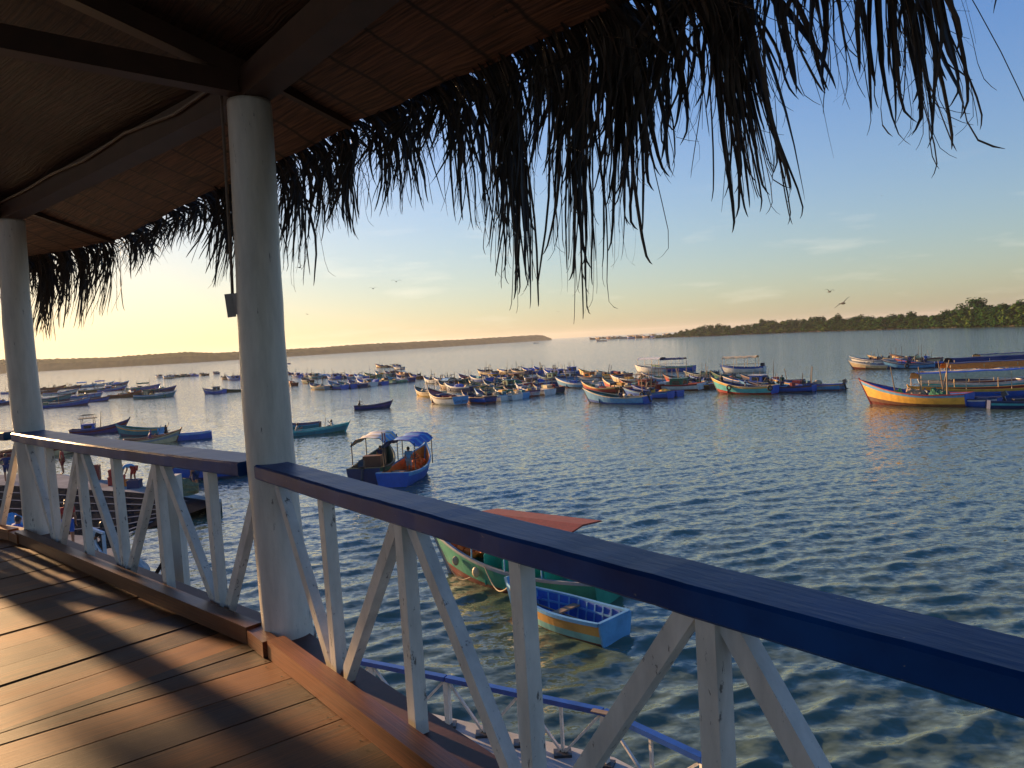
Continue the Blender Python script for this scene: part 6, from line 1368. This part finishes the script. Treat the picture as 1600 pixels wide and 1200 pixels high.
# crates and tubs on the quay
def crate(px, py, s, c, label, z=QZ, dz=0):
    p = at(px, py, z); w, d, h = s; t = .04; mb = MB()
    mb.box((0, 0, .02), (w, d, .04))
    for sx, sy, sw, sd in ((0, 1, w, t), (0, -1, w, t), (1, 0, t, d - 2 * t), (-1, 0, t, d - 2 * t)): mb.box((sx * (w - t) / 2, sy * (d - t) / 2, h / 2 + .02), (sw, sd, h - .002))
    mb.box((0, d / 2 + .005, h - .05), (w + .04, .03, .06)); mb.box((0, -d / 2 - .005, h - .05), (w + .04, .03, .06))
    ob = mb.build('fish_crate', PM(c)); ob.location = p + Vector((0, 0, dz)); ob.rotation_euler = (0, 0, R(px % 17)); tag(ob, label, 'crate', 'crates on the quay')
crate(151, 750, (.42, .42, .85), 'dark red', 'tall dull red bin left of the orange crates on the quay'); crate(183, 757, (.75, .6, .45), 'red', 'bright red crate under the bending man'); crate(182, 756.6, (.6, .5, .34), 'red', 'red crate stacked on the bright red crate', dz=.48); crate(198, 759, (.5, .45, .32), 'orange', 'small orange crate in front of the bending man'); crate(211, 762, (.6, .6, .42), 'navy', 'dark blue tub right of the orange crate on the quay')
tag(MB().blob(at(278, 772, QZ), (1.1, .8, .75), 14, 6, 0, random.Random(3), .14, flat=True).build('net_sack', paint('olive_net', (.16, .15, .07), .9, .5, 10)), 'olive heap of netting on the quay behind the white pile', 'fishing net')
ct = MB().blob((0, 0, 0), (.55, .5, .8), 12, 6, 0, random.Random(5), .06, flat=True).build('cloth_bundle', stuff_cloth('light blue')); ct.location = at(22, 835, LZ); tag(ct, 'pale blue cloth covered bundle at the lower left, beside the left white post', 'bundle')
ct = MB().blob((0, 0, 0), (.7, .5, .5), 12, 6, 0, random.Random(6), .10, flat=True).build('luggage_bag', stuff_cloth('dark red')); ct.location = at(-4, 855, LZ); tag(ct, 'dark red bag at the left photo edge below the deck', 'bag')

# ------------------------------------------------------------------ gulls
M_GULL = paint('gull_dark', (.035, .032, .03), .7, .2, 8)
def gull(px, py, span_px, depth, bank, yaw, flap, label):
    p = at_depth(px, py, depth); s = span_px * depth / F; mb = MB(); n = 8
    body = [(-.20, .012), (-.12, .045), (0, .06), (.10, .05), (.17, .032), (.22, .010)]
    mb.tube([(x, 0, 0) for x, r in body], [r for x, r in body], 8)
    mb.add([(-.18, -.02, 0), (-.18, .02, 0), (-.32, .055, -.005), (-.32, -.055, -.005), (-.18, 0, .012), (-.30, 0, .010)], [(0, 1, 2, 3), (4, 1, 2, 5), (4, 0, 3, 5)])
    for sd in (-1, 1):
        vs = []; fs = []
        for i in range(n + 1):
            u = i / n; y = sd * (.03 + .47 * u); z = flap * (math.sin(u * math.pi * .8) * .16 - .04 * u) + .03; ch = .085 * (1 - u ** 2.2) + .012; xs = .03 - .10 * max(0, u - .45)
            vs += [(xs + ch * .45, y, z), (xs - ch * .1, y, z + .010), (xs - ch * .55, y, z - .004), (xs - ch * .1, y, z - .006)]
        for i in range(n):
            for j in range(4): fs.append((i * 4 + j, (i + 1) * 4 + j, (i + 1) * 4 + (j + 1) % 4, i * 4 + (j + 1) % 4))
        fs.append(tuple(n * 4 + j for j in range(4))); mb.add(vs, fs)
    ob = mb.build('gull', M_GULL, smooth=True); ob.location = p; ob.scale = (s,) * 3; ob.rotation_euler = Euler((bank, 0, yaw)); tag(ob, label, 'gull', 'gulls over the bay')
gull(1317, 474, 31, 60, R(32), R(-80), .35, 'larger gull gliding tilted above the right shore'); gull(1296, 456, 19, 75, R(-6), R(-75), 1.2, 'gull with drooping wings just above the larger gull'); gull(619, 440, 16, 80, R(4), R(95), .9, 'gull right of the post in the pale sky'); gull(583, 451, 13, 95, 0, R(80), 1.0, 'small gull left of the pale sky gull')
gull(749, 348, 14, 70, R(5), R(85), .9, 'gull among the hanging fronds'); gull(468, 418, 16, 70, R(-12), R(70), .8, 'gull close right of the middle post'); gull(441, 496, 11, 110, R(6), R(95), .6, 'low gull touching the right edge of the middle post'); gull(480, 491, 8, 150, R(20), R(60), .6, 'tiny low gull right of the middle post'); gull(1378, 306, 5, 160, R(15), R(80), .6, 'speck of a gull high in the blue sky at the right'); gull(872, 487, 6, 170, R(10), R(80), .6, 'speck of a gull low over the channel mouth')
HAZE = 0.00008
# ------------------------------------------------------------------ haze over the bay
if HAZE > 0:
    hz = MB(); x0, x1, y0, y1, z0, z1 = -9600, 9600, -260, 9600, -8.0, 60.0
    hz.add([(x0, y0, z0), (x1, y0, z0), (x1, y1, z0), (x0, y1, z0), (x0, y0, z1), (x1, y0, z1), (x1, y1, z1), (x0, y1, z1)], [(3, 2, 1, 0), (4, 5, 6, 7), (0, 1, 5, 4), (1, 2, 6, 5), (2, 3, 7, 6), (3, 0, 4, 7)])
    mh = bpy.data.materials.new('haze_air'); mh.use_nodes = True; nt = mh.node_tree; nt.nodes.clear()
    o_ = nt.nodes.new('ShaderNodeOutputMaterial'); v_ = nt.nodes.new('ShaderNodeVolumePrincipled')
    v_.inputs['Color'].default_value = (0.93, 0.92, 0.90, 1); v_.inputs['Density'].default_value = HAZE; v_.inputs['Anisotropy'].default_value = 0.3
    nt.links.new(v_.outputs[0], o_.inputs['Volume'])
    tag(hz.build('haze', mh), 'thin warm evening haze over the bay', kind='stuff')
